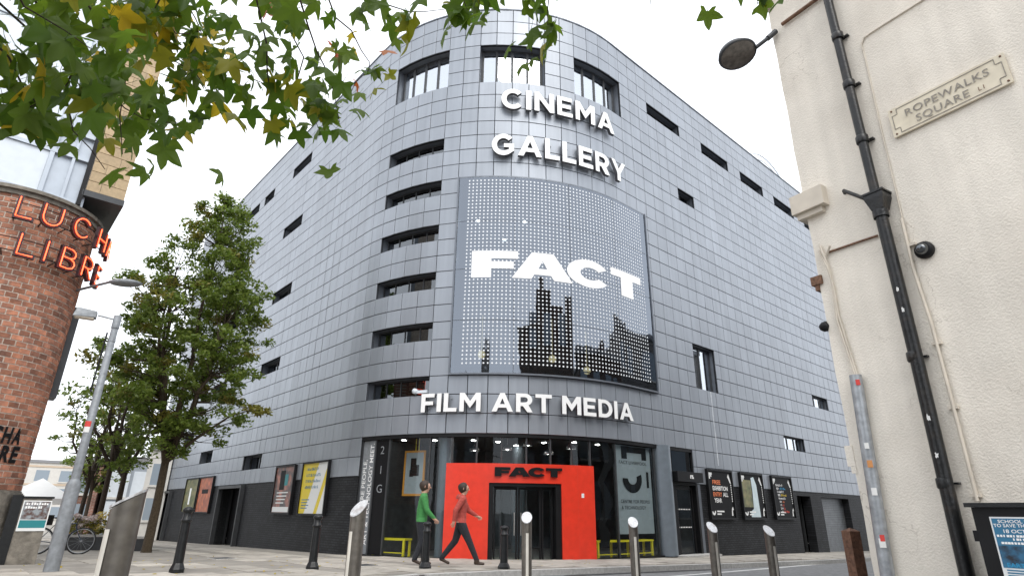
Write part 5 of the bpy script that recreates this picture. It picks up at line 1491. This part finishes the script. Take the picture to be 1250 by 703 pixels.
# ------------------------------------------------------------------ two people walking past the portal
def skin_graph(pts, edges, root):
    """one continuous surface swept along the limbs: overlapping ellipsoids fused into a single skin"""
    mb = MB()
    def rad(n):
        r = pts[n][1]
        return r if isinstance(r, tuple) else (r, r)
    for a, b in edges:
        pa_, pb_ = Vector(pts[a][0]), Vector(pts[b][0]); ra, rb = rad(a), rad(b)
        n = max(3, int((pb_ - pa_).length / (.35 * min(ra + rb))) + 1)
        for i in range(n + 1):
            t = i / n; c = pa_.lerp(pb_, t)
            w, d_ = ra[0] + (rb[0] - ra[0]) * t, ra[1] + (rb[1] - ra[1]) * t
            mb.lathe([(.001, -1), (.5, -.866), (.866, -.5), (1, 0), (.866, .5), (.5, .866), (.001, 1)], 12, Matrix.Translation(c) @ Matrix.Diagonal((d_, w, min(w, d_), 1)))
    me = mb.mesh('figure', [M['skin']])
    bm = bmesh.new(); bm.from_mesh(me); bmesh.ops.remove_doubles(bm, verts=bm.verts[:], dist=.0009); bmesh.ops.holes_fill(bm, edges=bm.edges[:]); bmesh.ops.recalc_face_normals(bm, faces=bm.faces[:]); bm.to_mesh(me); bm.free()
    o = bpy.data.objects.new('figure_temp', me); COL.objects.link(o)
    rm = o.modifiers.new('remesh', 'REMESH'); rm.mode = 'VOXEL'; rm.voxel_size = .012; rm.use_smooth_shade = True
    sm_ = o.modifiers.new('smooth', 'SMOOTH'); sm_.iterations = 5; sm_.factor = .5
    out = bpy.data.meshes.new_from_object(o.evaluated_get(bpy.context.evaluated_depsgraph_get()))
    bpy.data.objects.remove(o); bpy.data.meshes.remove(me)
    out.materials.clear()
    return out

def person(label, x, y, rz_, h, top, bottom, shoe, stride, hood=False, swing=.5):
    k = h / 1.75
    s = stride
    P = {}
    def v(n, x_, y_, z_, r): P[n] = ((x_ * k, y_ * k, z_ * k), tuple(q * k for q in r) if isinstance(r, tuple) else r * k)
    # faces +x; y is left
    v('pelvis', 0, 0, .95, (.17, .13)); v('waist', .0, 0, 1.10, (.165, .125)); v('chest', .02, 0, 1.30, (.17, .125)); v('upper', .02, 0, 1.42, (.14, .10)); v('neck', .025, 0, 1.50, .056); v('head0', .062, 0, 1.585, .072); v('head1', .05, 0, 1.66, (.098, .112)); v('head2', .045, 0, 1.725, .070)
    for sd_, sg in (('l', 1), ('r', -1)):
        ph = s * sg
        v(sd_ + 'hip', .0, .09 * sg, .90, .118)
        kx = .20 * ph; bend = .12 if ph < 0 else .03
        v(sd_ + 'knee', kx + bend * .6, .10 * sg, .50, .080)
        ax = .42 * ph
        az_ = .10 if ph > 0 else .16
        v(sd_ + 'ankle', ax, .10 * sg, az_, .058)
        v(sd_ + 'heel', ax - .035, .10 * sg, az_ - .045, .040)
        v(sd_ + 'toe', ax + .15, .105 * sg, (.035 if ph > 0 else .035), (.042, .03))
        an = -swing * sg * (1 if s > 0 else -1)
        v(sd_ + 'sho', .02, .185 * sg, 1.40, .080)
        ex, ez = .02 + .26 * math.sin(an), 1.40 - .28 * math.cos(an)
        v(sd_ + 'elb', ex, .25 * sg, ez, .062)
        an2 = an + .45
        wx, wz = ex + .25 * math.sin(an2), ez - .25 * math.cos(an2)
        v(sd_ + 'wri', wx, .24 * sg, wz, .040)
        px_, pz_ = wx + .06 * math.sin(an2), wz - .06 * math.cos(an2)
        v(sd_ + 'pal', px_, .24 * sg, pz_, (.040, .024))
    E = [('pelvis', 'waist'), ('waist', 'chest'), ('chest', 'upper'), ('upper', 'neck'), ('neck', 'head0'), ('head0', 'head1'), ('head1', 'head2')]
    for d_ in 'lr': E += [('pelvis', d_ + 'hip'), (d_ + 'hip', d_ + 'knee'), (d_ + 'knee', d_ + 'ankle'), (d_ + 'ankle', d_ + 'heel'), (d_ + 'heel', d_ + 'toe'), ('upper', d_ + 'sho'), (d_ + 'sho', d_ + 'elb'), (d_ + 'elb', d_ + 'wri'), (d_ + 'wri', d_ + 'pal')]
    me = skin_graph(P, E, 'pelvis')
    for m_ in (M['skin'], M[top], M[bottom], M[shoe]): me.materials.append(m_)
    wr = [Vector(P[d_ + 'wri'][0]) for d_ in 'lr']
    for p in me.polygons:
        c = p.center
        z = c.z / k
        hand = any((c - w).length < .125 * k and c.z < w.z + .005 for w in wr)
        p.material_index = 3 if z < .11 else 2 if (z < .90 and abs(c.y) < .205 * k) else 0 if (hand or z > 1.515) else 1
        p.use_smooth = True
    bm = bmesh.new(); bm.from_mesh(me)
    # fingers, thumb, nose and ears, grown into the same mesh
    mb = MB()
    for d_, sg in (('l', 1), ('r', -1)):
        pal = Vector(P[d_ + 'pal'][0]); dr = (pal - Vector(P[d_ + 'wri'][0])).normalized(); sd2 = Vector((dr.z, 0, -dr.x))
        for i, ln in enumerate((.068, .078, .074, .058)):
            q = pal + sd2 * (.027 - .018 * i) * k; b1 = q + dr * ln * .55 * k; b2 = b1 + (dr * .8 - Vector((0, sg, 0)) * .5) * ln * .45 * k
            mb.tube([q - dr * .01 * k, b1, b2], [.0095 * k, .0088 * k, .0065 * k], 6)
        q = pal - dr * .02 * k + sd2 * .03 * k
        mb.tube([q, q + (sd2 * .7 + dr * .7) * .03 * k, q + (sd2 * .5 + dr) * .05 * k], [.011 * k, .010 * k, .007 * k], 6)
    mb.tube([Vector((.150, 0, 1.665)) * k, Vector((.168, 0, 1.620)) * k], [.010 * k, .016 * k], 6)
    for sg in (1, -1):
        mb.tube([Vector((.035, .096 * sg, 1.675)) * k, Vector((.03, .10 * sg, 1.625)) * k], [.011 * k, .008 * k], 6)
    tmp = mb.mesh('tmp', [M['skin']]); bm.from_mesh(tmp)
    bm.to_mesh(me); bm.free(); bpy.data.meshes.remove(tmp)
    zmin = min(v_.co.z for v_ in me.vertices)
    mw = Matrix.Translation((x, y, gz(y) + .012 - zmin)) @ Matrix.Rotation(rz_, 4, 'Z')
    o = link('person', me, None, mw); tag(o, label, 'person', 'walkers in front of the portal')
    hm = MB(); X = mw @ Matrix.Diagonal((k, k, k, 1))
    hm.lathe([(.001, .112), (.05, .104), (.082, .07), (.094, .02), (.092, -.04), (.070, -.085)], 16, X @ Matrix.Translation((.022, 0, 1.672)) @ Matrix.Rotation(math.radians(-26), 4, 'Y') @ Matrix.Diagonal((1.26, 1.13, 1.12, 1)))
    hm.build('hair', M['hair'], o)
    em = MB()
    for sg in (1, -1): em.lathe([(0, .012), (.010, .006), (.012, 0), (0, -.012)], 8, X @ Matrix.Translation((.147, .034 * sg, 1.662)))
    em.box(.124, .134, -.024, .024, 1.572, 1.580, X)
    em.build('eyes_and_mouth', M['hair'], o)
    if hood:
        jm = MB(); jm.lathe([(.115, -.02), (.12, .03), (.10, .07), (.07, .09)], 14, X @ Matrix.Translation((-.03, 0, 1.44)) @ Matrix.Diagonal((.9, 1.1, 1, 1))); jm.build('hood', M[top], o)
    return o
person('walker in a green fleece and dark trousers left of the portal', -1.98, 14.25, math.radians(8), 1.74, 'green', 'jeans', 'shoe', .22, swing=.35)
person('striding walker in a faded red hoodie passing the red portal', -1.12, 14.65, math.radians(4), 1.73, 'redhood', 'jeans', 'shoe', -.95, hood=True, swing=.6)

# ------------------------------------------------------------------ bicycle behind the lamp post
bk = thing('bicycle', 'dark bicycle parked behind the grey lamp post', 'bicycle', (-12.6, 18.1, 0))
pa, pb = Vector((-11.95, 17.85, gz(17.85) + .335)), Vector((-12.83, 17.42, gz(17.42) + .335))
bx = (pa - pb).normalized(); by = UP.cross(bx).normalized()
def wheel(c):
    X = frame(c, bx, UP, by)
    mb = MB(); mb.tube([X @ Vector((.335 * math.cos(t), .335 * math.sin(t), 0)) for t in [2 * math.pi * i / 28 for i in range(29)]], .019, 6, caps=False); w = mb.build('wheel', M['tyre'], bk)
    mb = MB(); mb.tube([X @ Vector((.308 * math.cos(t), .308 * math.sin(t), 0)) for t in [2 * math.pi * i / 28 for i in range(29)]], .011, 5, caps=False); mb.build('rim', M['galv'], w)
    mb = MB()
    for i in range(14): mb.tube([X @ Vector((0, 0, .02 * (-1) ** i)), X @ Vector((.305 * math.cos(i * math.pi / 7), .305 * math.sin(i * math.pi / 7), 0))], .0022, 4, caps=False)
    mb.tube([X @ Vector((0, 0, -.05)), X @ Vector((0, 0, .05))], .02, 8); mb.build('spokes', M['galv'], w)
wheel(pa); wheel(pb)
L_ = (pa - pb).length
def bp(x, z): return pb + bx * x + UP * z
mb = MB()
bbk = bp(L_ * .42, -.06); st_ = bp(L_ * .30, .42); hd_ = bp(L_ * .80, .45); hl = bp(L_ * .83, .28)
for a_, b_, r in ((bbk, st_, .016), (st_, hd_, .016), (bbk, hl, .018), (pb, bbk, .010), (pb, st_, .009), (hl, pa, .012), (hd_, hl, .017)): mb.tube([a_, b_], r, 7)
mb.build('frame', M['bikeframe'], bk)
mb = MB(); mb.tube([st_, st_ + UP * .14], .013, 6); mb.lathe([(0, .03), (.07, .02), (.09, 0), (.0, -.02)], 10, frame(st_ + UP * .16, bx * 1.5, by * .8, UP)); mb.build('saddle', M['black'], bk)
mb = MB(); mb.tube([hd_, hd_ + UP * .12 + bx * .03], .013, 6); mb.tube([hd_ + UP * .12 + bx * .03 + by * .27, hd_ + UP * .13 + bx * .05, hd_ + UP * .12 + bx * .03 - by * .27], .012, 6); mb.build('handlebar', M['black'], bk)
mb = MB(); X = frame(bbk, bx, UP, by); mb.lathe([(.02, .02), (.085, .02), (.085, .026), (.02, .026)], 16, X); mb.tube([bbk + by * .05, bbk + by * .06 + bx * .12 - UP * .11], .010, 6); mb.tube([bbk - by * .05, bbk - by * .06 - bx * .12 + UP * .11], .010, 6); mb.build('crankset', M['darkgrey'], bk)
mb = MB(); mb.box(-.15, .15, -.12, .12, .0, .26, frame(bp(.05, .40), bx, by, UP)); mb.build('rear_bag', M['black'], bk)

# ------------------------------------------------------------------ far side of the square
gt = thing('gazebo_tent', 'white pitched market tent behind the poster pier', 'tent', (-18.1, 24.0, -.2))
X = Matrix.Translation((-18.15, 24.0, 0)) @ Matrix.Rotation(math.radians(36), 4, 'Z')
mb = MB(); r = 1.15
mb.add([X @ Vector(v) for v in ((-r, -r, 1.50), (r, -r, 1.50), (r, r, 1.50), (-r, r, 1.50), (0, 0, 2.24))], [(0, 1, 4), (1, 2, 4), (2, 3, 4), (3, 0, 4)])
for a_, b_ in (((-r, -r), (r, -r)), ((r, -r), (r, r)), ((r, r), (-r, r)), ((-r, r), (-r, -r))):
    mb.add([X @ Vector((a_[0], a_[1], 1.50)), X @ Vector((b_[0], b_[1], 1.50)), X @ Vector((b_[0], b_[1], 1.30)), X @ Vector((a_[0], a_[1], 1.30))], [(0, 1, 2, 3)])
mb.build('canopy', M['tent'], gt)
for a_ in (-r, r):
    for b_ in (-r, r):
        m2 = MB(); m2.tube([X @ Vector((a_ * .97, b_ * .97, -.3)), X @ Vector((a_ * .97, b_ * .97, 1.48))], .03, 6); m2.build('leg', M['galv'], gt)

def planter(label, x, y, w, d_, h, rz_, flowers):
    p = thing('planter', label, 'planter', (x, y, gz(y)))
    X = Matrix.Translation((x, y, gz(y))) @ Matrix.Rotation(rz_, 4, 'Z')
    mb = MB(); mb.box(-w / 2, w / 2, -d_ / 2, d_ / 2, -.1, h - .06, X); mb.build('box', M['darkgrey'], p)
    mb = MB(); mb.box(-w / 2 - .03, w / 2 + .03, -d_ / 2 - .03, d_ / 2 + .03, h - .058, h, X); mb.build('rim', M['kerb'], p)
    if flowers:
        g = random.Random(5)
        f = leaf_cloud('foliage', [tuple(X @ Vector((g.uniform(-w / 2, w / 2), g.uniform(-d_ / 3, d_ / 3), h + g.uniform(.1, .5)))) for _ in range(24)], 26, .2, .13, M['leafy'], p, 5)
        blooms = leaf_cloud('yellow_blooms', [tuple(X @ Vector((g.uniform(0, w / 2), g.uniform(-d_ / 3, d_ / 3), h + g.uniform(.15, .8)))) for _ in range(20)], 14, .15, .12, M['flower'], f, 6); tag(blooms, kind='stuff')
        blooms = leaf_cloud('white_blooms', [tuple(X @ Vector((g.uniform(-w / 2, .1), g.uniform(-d_ / 3, d_ / 3), h + g.uniform(.15, .6)))) for _ in range(20)], 14, .17, .12, M['flowerw'], f, 7); tag(blooms, kind='stuff')
planter('dark planter box with yellow and white flowers behind the bicycle', -13.7, 21.0, 1.5, .6, .46, math.radians(33), True)
planter('plain dark planter box beside the big tree trunk', -12.1, 20.7, .7, .5, .42, math.radians(33), False)

def block(name, label, cat, x, y, w, d_, h, rz_, wallm, rows, cols, wm='farwin', z0=-.9, bandm=None, win=(.55, .62), base=1.0, roofm='roofgrey', chimneys=0, parapet=True):
    t = thing(name, label, cat, (x, y, z0))
    X = Matrix.Translation((x, y, z0)) @ Matrix.Rotation(rz_, 4, 'Z')
    mb = MB(); mb.box(-w / 2, w / 2, -d_ / 2, d_ / 2, 0, h, X); wall = mb.build('wall', M[wallm], t)
    ch = (h - base - .4) / rows; cw = w / cols
    for r in range(rows):
        for c in range(cols):
            m_ = MB(); a = -w / 2 + cw * (c + .5); zc = base + ch * (r + .5)
            m_.box(a - cw * win[0] / 2, a + cw * win[0] / 2, -d_ / 2 - .03, -d_ / 2 + .02, zc - ch * win[1] / 2, zc + ch * win[1] / 2, X)
            wo_ = m_.build('window', M[wm], t)
            m_ = MB(); m_.box(a - cw * win[0] / 2 - .06, a + cw * win[0] / 2 + .06, -d_ / 2 - .09, -d_ / 2 - .001, zc - ch * win[1] / 2 - .12, zc - ch * win[1] / 2 - .002, X); m_.build('sill', M['pale'], wo_)
        if bandm:
            m_ = MB(); m_.box(-w / 2 - .02, w / 2 + .02, -d_ / 2 - .05, d_ / 2, base + ch * (r + .97), base + ch * (r + 1.07), X); m_.build('band', M[bandm], t)
    mb = MB(); mb.box(-w / 2 - .12, w / 2 + .12, -d_ / 2 - .12, d_ / 2 + .12, h + .002, h + .3, X); rf = mb.build('roof', M[roofm], t)
    for i in range(chimneys):
        mb = MB(); a = -w / 2 + w * (i + .5) / chimneys; mb.box(a - .5, a + .5, -.4, .4, h + .302, h + 1.9, X)
        for q in (-.25, .25): mb.lathe([(.12, h + 1.9), (.10, h + 2.3)], 8, X @ Matrix.Translation((a + q, 0, 0)))
        mb.build('chimney', M[wallm], rf)
    return t
block('far_office', 'pale banded office block far beyond the tent', 'building', -56, 72, 26, 14, 6.6, math.radians(37), 'pale', 3, 12, z0=-.9, bandm='palebeige', base=.6)
block('brick_shop', 'red brick corner shop across the square between thin trees', 'building', -25.6, 37.9, 1.3, 8, 4.3, math.radians(30), 'farbrick', 2, 1, z0=-.8)
block('glass_shop', 'pale blue-grey glazed shopfront behind the flower planter', 'building', -24.1, 39.1, 2.3, 8, 4.6, math.radians(33), 'alu', 2, 2, wm='whitepanel', win=(.86, .86), base=.9)
block('cream_shop', 'narrow cream gabled house end left of the big tree', 'building', -22.5, 39.6, 1.2, 8, 5.2, math.radians(28), 'pale', 2, 1, z0=-.8)
block('grey_shop', 'grey shop with dark window next to the cinema far end', 'building', -20.6, 40.4, 2.2, 8, 5.0, math.radians(35), 'bluegrey', 2, 1, win=(.7, .8), wm='creampaint', z0=-.8)
# buildings across the street, seen in the glass
block('street_terrace', 'dark brick terrace across the street mirrored in the glass', 'building', 17.5, 11.5, 9, 9, 9.6, math.radians(48.4) + math.pi, 'oppbrick', 3, 4, z0=-.5, chimneys=2)
block('street_terrace', 'tall stone-fronted terrace across the street mirrored at the bay edge', 'building', 26.0, 19.5, 12, 9, 12.5, math.radians(48.4) + math.pi, 'oppstone', 4, 5, z0=-.5, chimneys=3)
block('rear_terrace', 'brick terrace behind the viewpoint mirrored low in the glass', 'building', -9, -16, 14, 8, 11.0, math.radians(180 + 10), 'oppbrick', 3, 6, z0=-.1, chimneys=2)

tt = [o for o in COL.objects if o.name == 'street_terrace.001'][0]
mb = MB(); X = Matrix.Translation((21.5, 16.5, 0))
mb.lathe([(.8, 8), (.8, 12.0), (.95, 12.1), (.0, 15.0)], 8, X, smooth=False); mb.build('turret', M['oppstone'], tt)
ch = thing('church_tower', 'dark stone church tower with pinnacles mirrored low in the glass bay', 'tower', (-4.6, -13.5, .3))
mb = MB(); mb.box(-1.3, 1.3, -1.3, 1.3, 0, 11.4, Matrix.Translation((-4.6, -13.5, .3))); mb.build('shaft', M['oppstone'], ch)
for sx_ in (-1, 0, 1):
    for sy_ in (-1, 1):
        mb = MB(); mb.lathe([(.28, 11.7), (.28, 12.6), (.0, 14.6 + (.8 if sx_ == 0 else 0))], 6, Matrix.Translation((-4.6 + sx_ * 1.05, -13.5 + sy_ * 1.05, 0)), smooth=False); mb.build('pinnacle', M['oppstone'], ch)
for zc in (3.0, 7.5):
    mb = MB(); mb.box(-.4, .4, 1.30, 1.34, zc, zc + 1.8, Matrix.Translation((-4.6, -13.5, .3))); mb.build('window', M['farwin'], ch)
# ------------------------------------------------------------------ overhanging star-leaved tree in the foreground
ft = thing('star_leaf_tree', 'star-leaved tree with green and yellow leaves overhanging the top left', 'tree', (-4.8, -1.2, .31))
mb = MB(); mb.tube([(-4.8, -1.2, .1), (-4.78, -1.15, .6), (-4.6, -1.0, 2.4), (-4.2, -.6, 4.2), (-3.9, -.3, 5.5)], [.17, .14, .12, .09, .05], 12)
mb.build('trunk', M['bark'], ft)
limbs = [[(-4.55, -.9, 2.8), (-3.4, .0, 3.5), (-2.4, .7, 3.55), (-1.6, 1.15, 3.35)], [(-4.3, -.7, 3.8), (-3.0, .3, 4.3), (-1.6, 1.2, 4.1), (-.8, 1.5, 3.85)], [(-4.2, -.6, 4.2), (-2.4, .4, 4.7), (-.6, 1.2, 4.3), (.3, 1.5, 4.05), (1.2, 1.45, 3.95)]]
mb = MB()
for l in limbs: mb.tube(l, [.06] + [.04 - .012 * i for i in range(len(l) - 2)] + [.008], 8)
lm_ = mb.build('limbs', M['bark'], ft)
TWIGS = {
'A1':[(-1.67, 1.27, 2.73), (-1.72, 1.72, 2.78), (-1.64, 1.97, 2.77), (-1.56, 2.06, 2.73), (-1.44, 2.17, 2.79)],
'A2':[(-1.56, 1.34, 2.79), (-1.56, 1.62, 2.69), (-1.59, 1.69, 2.58), (-1.62, 1.81, 2.49), (-1.58, 1.96, 2.42)],
'A3':[(-1.57, 1.53, 3.1), (-1.56, 1.83, 3.15), (-1.56, 2.05, 3.1), (-1.46, 2.16, 3.06), (-1.4, 2.27, 2.97)],
'A4':[(-1.58, 1.82, 3.46), (-1.54, 2.07, 3.41), (-1.5, 2.19, 3.32), (-1.49, 2.27, 3.25)],
'A5':[(-1.58, 1.27, 2.48), (-1.57, 1.45, 2.5), (-1.6, 1.62, 2.46), (-1.65, 1.62, 2.39)],
'A6':[(-1.42, 1.31, 2.78), (-1.41, 1.55, 2.74), (-1.43, 1.74, 2.69), (-1.53, 1.96, 2.49)],
'A7':[(-1.37, 1.1, 2.53), (-1.39, 1.27, 2.52), (-1.34, 1.46, 2.55)],
'A8':[(-1.31, 1.71, 3.28), (-1.46, 1.82, 3.09), (-1.41, 1.9, 3.04), (-1.32, 1.99, 3.18)],
'B1':[(-0.99, 1.71, 3.33), (-1.01, 2.0, 3.2), (-0.97, 2.14, 3.14), (-1.03, 2.28, 3.03), (-0.94, 2.41, 2.91)],
'B2':[(-1.03, 1.58, 3.13), (-1.02, 1.9, 2.98), (-1.07, 2.1, 2.9), (-1.14, 2.03, 2.93)],
'B3':[(-0.93, 1.87, 3.49), (-0.86, 2.16, 3.4), (-0.78, 2.35, 3.38), (-0.75, 2.42, 3.32), (-0.86, 2.49, 3.19)],
'B4':[(-0.74, 1.75, 3.39), (-0.64, 2.0, 3.34), (-0.5, 2.12, 3.4), (-0.33, 2.13, 3.43)],
'B5':[(-0.84, 1.56, 3.1), (-0.83, 1.82, 3.01), (-0.8, 2.03, 2.95), (-0.8, 2.24, 2.86)],
'C1':[(-0.38, 1.79, 3.45), (-0.26, 2.0, 3.42), (-0.22, 2.1, 3.33)],
'C2':[(-0.33, 1.92, 3.61), (-0.16, 2.15, 3.57), (-0.18, 2.21, 3.5)],
'D1':[(0.02, 1.7, 3.43), (0.07, 1.94, 3.36), (0.1, 2.07, 3.23), (0.08, 2.14, 3.16)],
'D2':[(0.11, 1.58, 3.27), (0.14, 1.81, 3.2), (0.14, 1.94, 3.07)],
'E1':[(0.51, 1.67, 3.39), (0.59, 1.95, 3.28)],
'F1':[(0.81, 1.62, 3.34), (0.92, 1.88, 3.22)],
'F2':[(0.93, 1.66, 3.39), (1.05, 1.93, 3.27)],
}
COUNT = dict(A1=50, A2=18, A3=56, A4=42, A5=40, A6=36, A7=46, A8=44, B1=30, B2=32, B3=30, B4=20, B5=30, C1=14, C2=12, D1=13, D2=11, E1=5, F1=7, F2=8)
# star-shaped leaf: five pointed lobes
def star_leaf(seed):
    g = random.Random(seed)
    tips = [(-128, .62), (-62, .92), (0, 1.08), (62, .92), (128, .62)]
    out = [(0.0, -.10)]
    lob = []
    for i, (a, r) in enumerate(tips):
        a += g.uniform(-6, 6); r *= g.uniform(.92, 1.06)
        if i: 
            am = (tips[i - 1][0] + a) / 2; lob.append((am, .50))
        lob.append((a - 17, r * .70)); lob.append((a - 5, r * .90)); lob.append((a, r)); lob.append((a + 6, r * .88)); lob.append((a + 17, r * .70))
    P = [(math.sin(math.radians(a)) * r, math.cos(math.radians(a)) * r) for a, r in lob] + [(.07, -.12), (-.07, -.12)]
    cup = g.uniform(.12, .5); fold = g.uniform(.05, .5)
    f = lambda x, y: (x, y, -cup * (x * x + y * y) - fold * abs(x) * .6 + g.uniform(-.02, .02))
    vs = [(0, .05, .02)] + [f(x, y) for x, y in P]
    n = len(P)
    m_ = MB(); m_.add(vs, [(0, 1 + (i + 1) % n, 1 + i) for i in range(n)], 0, True)
    m_.tube([(0, -.10, 0), (0, -.45, .05), (0, -.75, .16)], [.016, .012, .010], 4, caps=False)
    return m_
LM = {c: [star_leaf(i + 10 * k).mesh('leaf', M[c]) for i in range(5)] for k, c in enumerate(('lg', 'ly', 'lo', 'lyg'))}
g = random.Random(19)
leaves = []
for tname, pts in TWIGS.items():
    pts = [Vector(p) for p in pts]
    # join the twig to the nearest limb
    src = min((Vector(a).lerp(Vector(b), t) for l in limbs for a, b in zip(l[:-1], l[1:]) for t in (0, .25, .5, .75, 1)), key=lambda q: (q - pts[0]).length)
    full = [src, src.lerp(pts[0], .6) + Vector((0, 0, .05))] + pts
    mb = MB(); n = len(full); full = [q for a_, b_ in zip(full[:-1], full[1:]) for q in (a_, a_.lerp(b_, .5) + Vector((g.uniform(-.02, .02), g.uniform(-.02, .02), g.uniform(-.015, .02))))] + [full[-1]]
    n = len(full); mb.tube(full, [.0065 - .005 * i / (n - 1) for i in range(n)], 6); mb.build('twig', M['bark'], lm_)
    seg = pts
    wide = .17 if tname[0] in 'AB' else .07
    for i in range(COUNT[tname]):
        u = g.random() ** .85 * (len(seg) - 1); k = min(int(u), len(seg) - 2)
        p = seg[k].lerp(seg[k + 1], u - k)
        p = p + Vector((g.gauss(0, wide * .55), g.gauss(0, wide * .55), g.gauss(-.03, wide * .45)))
        near_yellow = tname in ('A3', 'A4', 'A8') or (tname == 'A5' and g.random() < .5)
        r = g.random()
        col = 'ly' if (near_yellow and r < .22) else 'lyg' if r < (.34 if near_yellow else .06) else 'lg'
        if tname in ('B1', 'B3') and p.z > 3.25 and g.random() < .28: col = g.choice(('lo', 'ly'))
        size = g.uniform(.050, .092)
        # blade hangs from its stalk: tip points down and outward, underside towards the street
        yd = Vector((g.gauss(0, .6), g.gauss(0, .6), -g.uniform(.3, 1.4))).normalized()
        zd = Vector((g.gauss(0, .55), g.gauss(-.2, .55), g.uniform(.4, 1.2)))
        zd = (zd - yd * zd.dot(yd)).normalized(); xd = yd.cross(zd)
        leaves.append((p, xd, yd, zd, size, col))
order = []
for L in leaves:
    q = to_px(L[0]); vis = q and -40 < q[0] < 1290 and -40 < q[1] < 740
    order.append((0 if vis else 1, L))
order.sort(key=lambda t: t[0])
restl = {}
for i, (_, (p, xd, yd, zd, size, col)) in enumerate(order):
    me = LM[col][i % 5]; mw = frame(p, xd, yd, zd) @ Matrix.Diagonal((size, size, size, 1))
    if i < 300: link('leaf', me, ft, mw)
    else:
        m_ = restl.setdefault(col, MB()); m_.add([mw @ v.co for v in me.vertices], [tuple(f.vertices) for f in me.polygons], 0, True)
for c, m_ in restl.items(): tag(m_.build('leaf_mass', M[c], ft), kind='stuff')

bpy.context.view_layer.update()
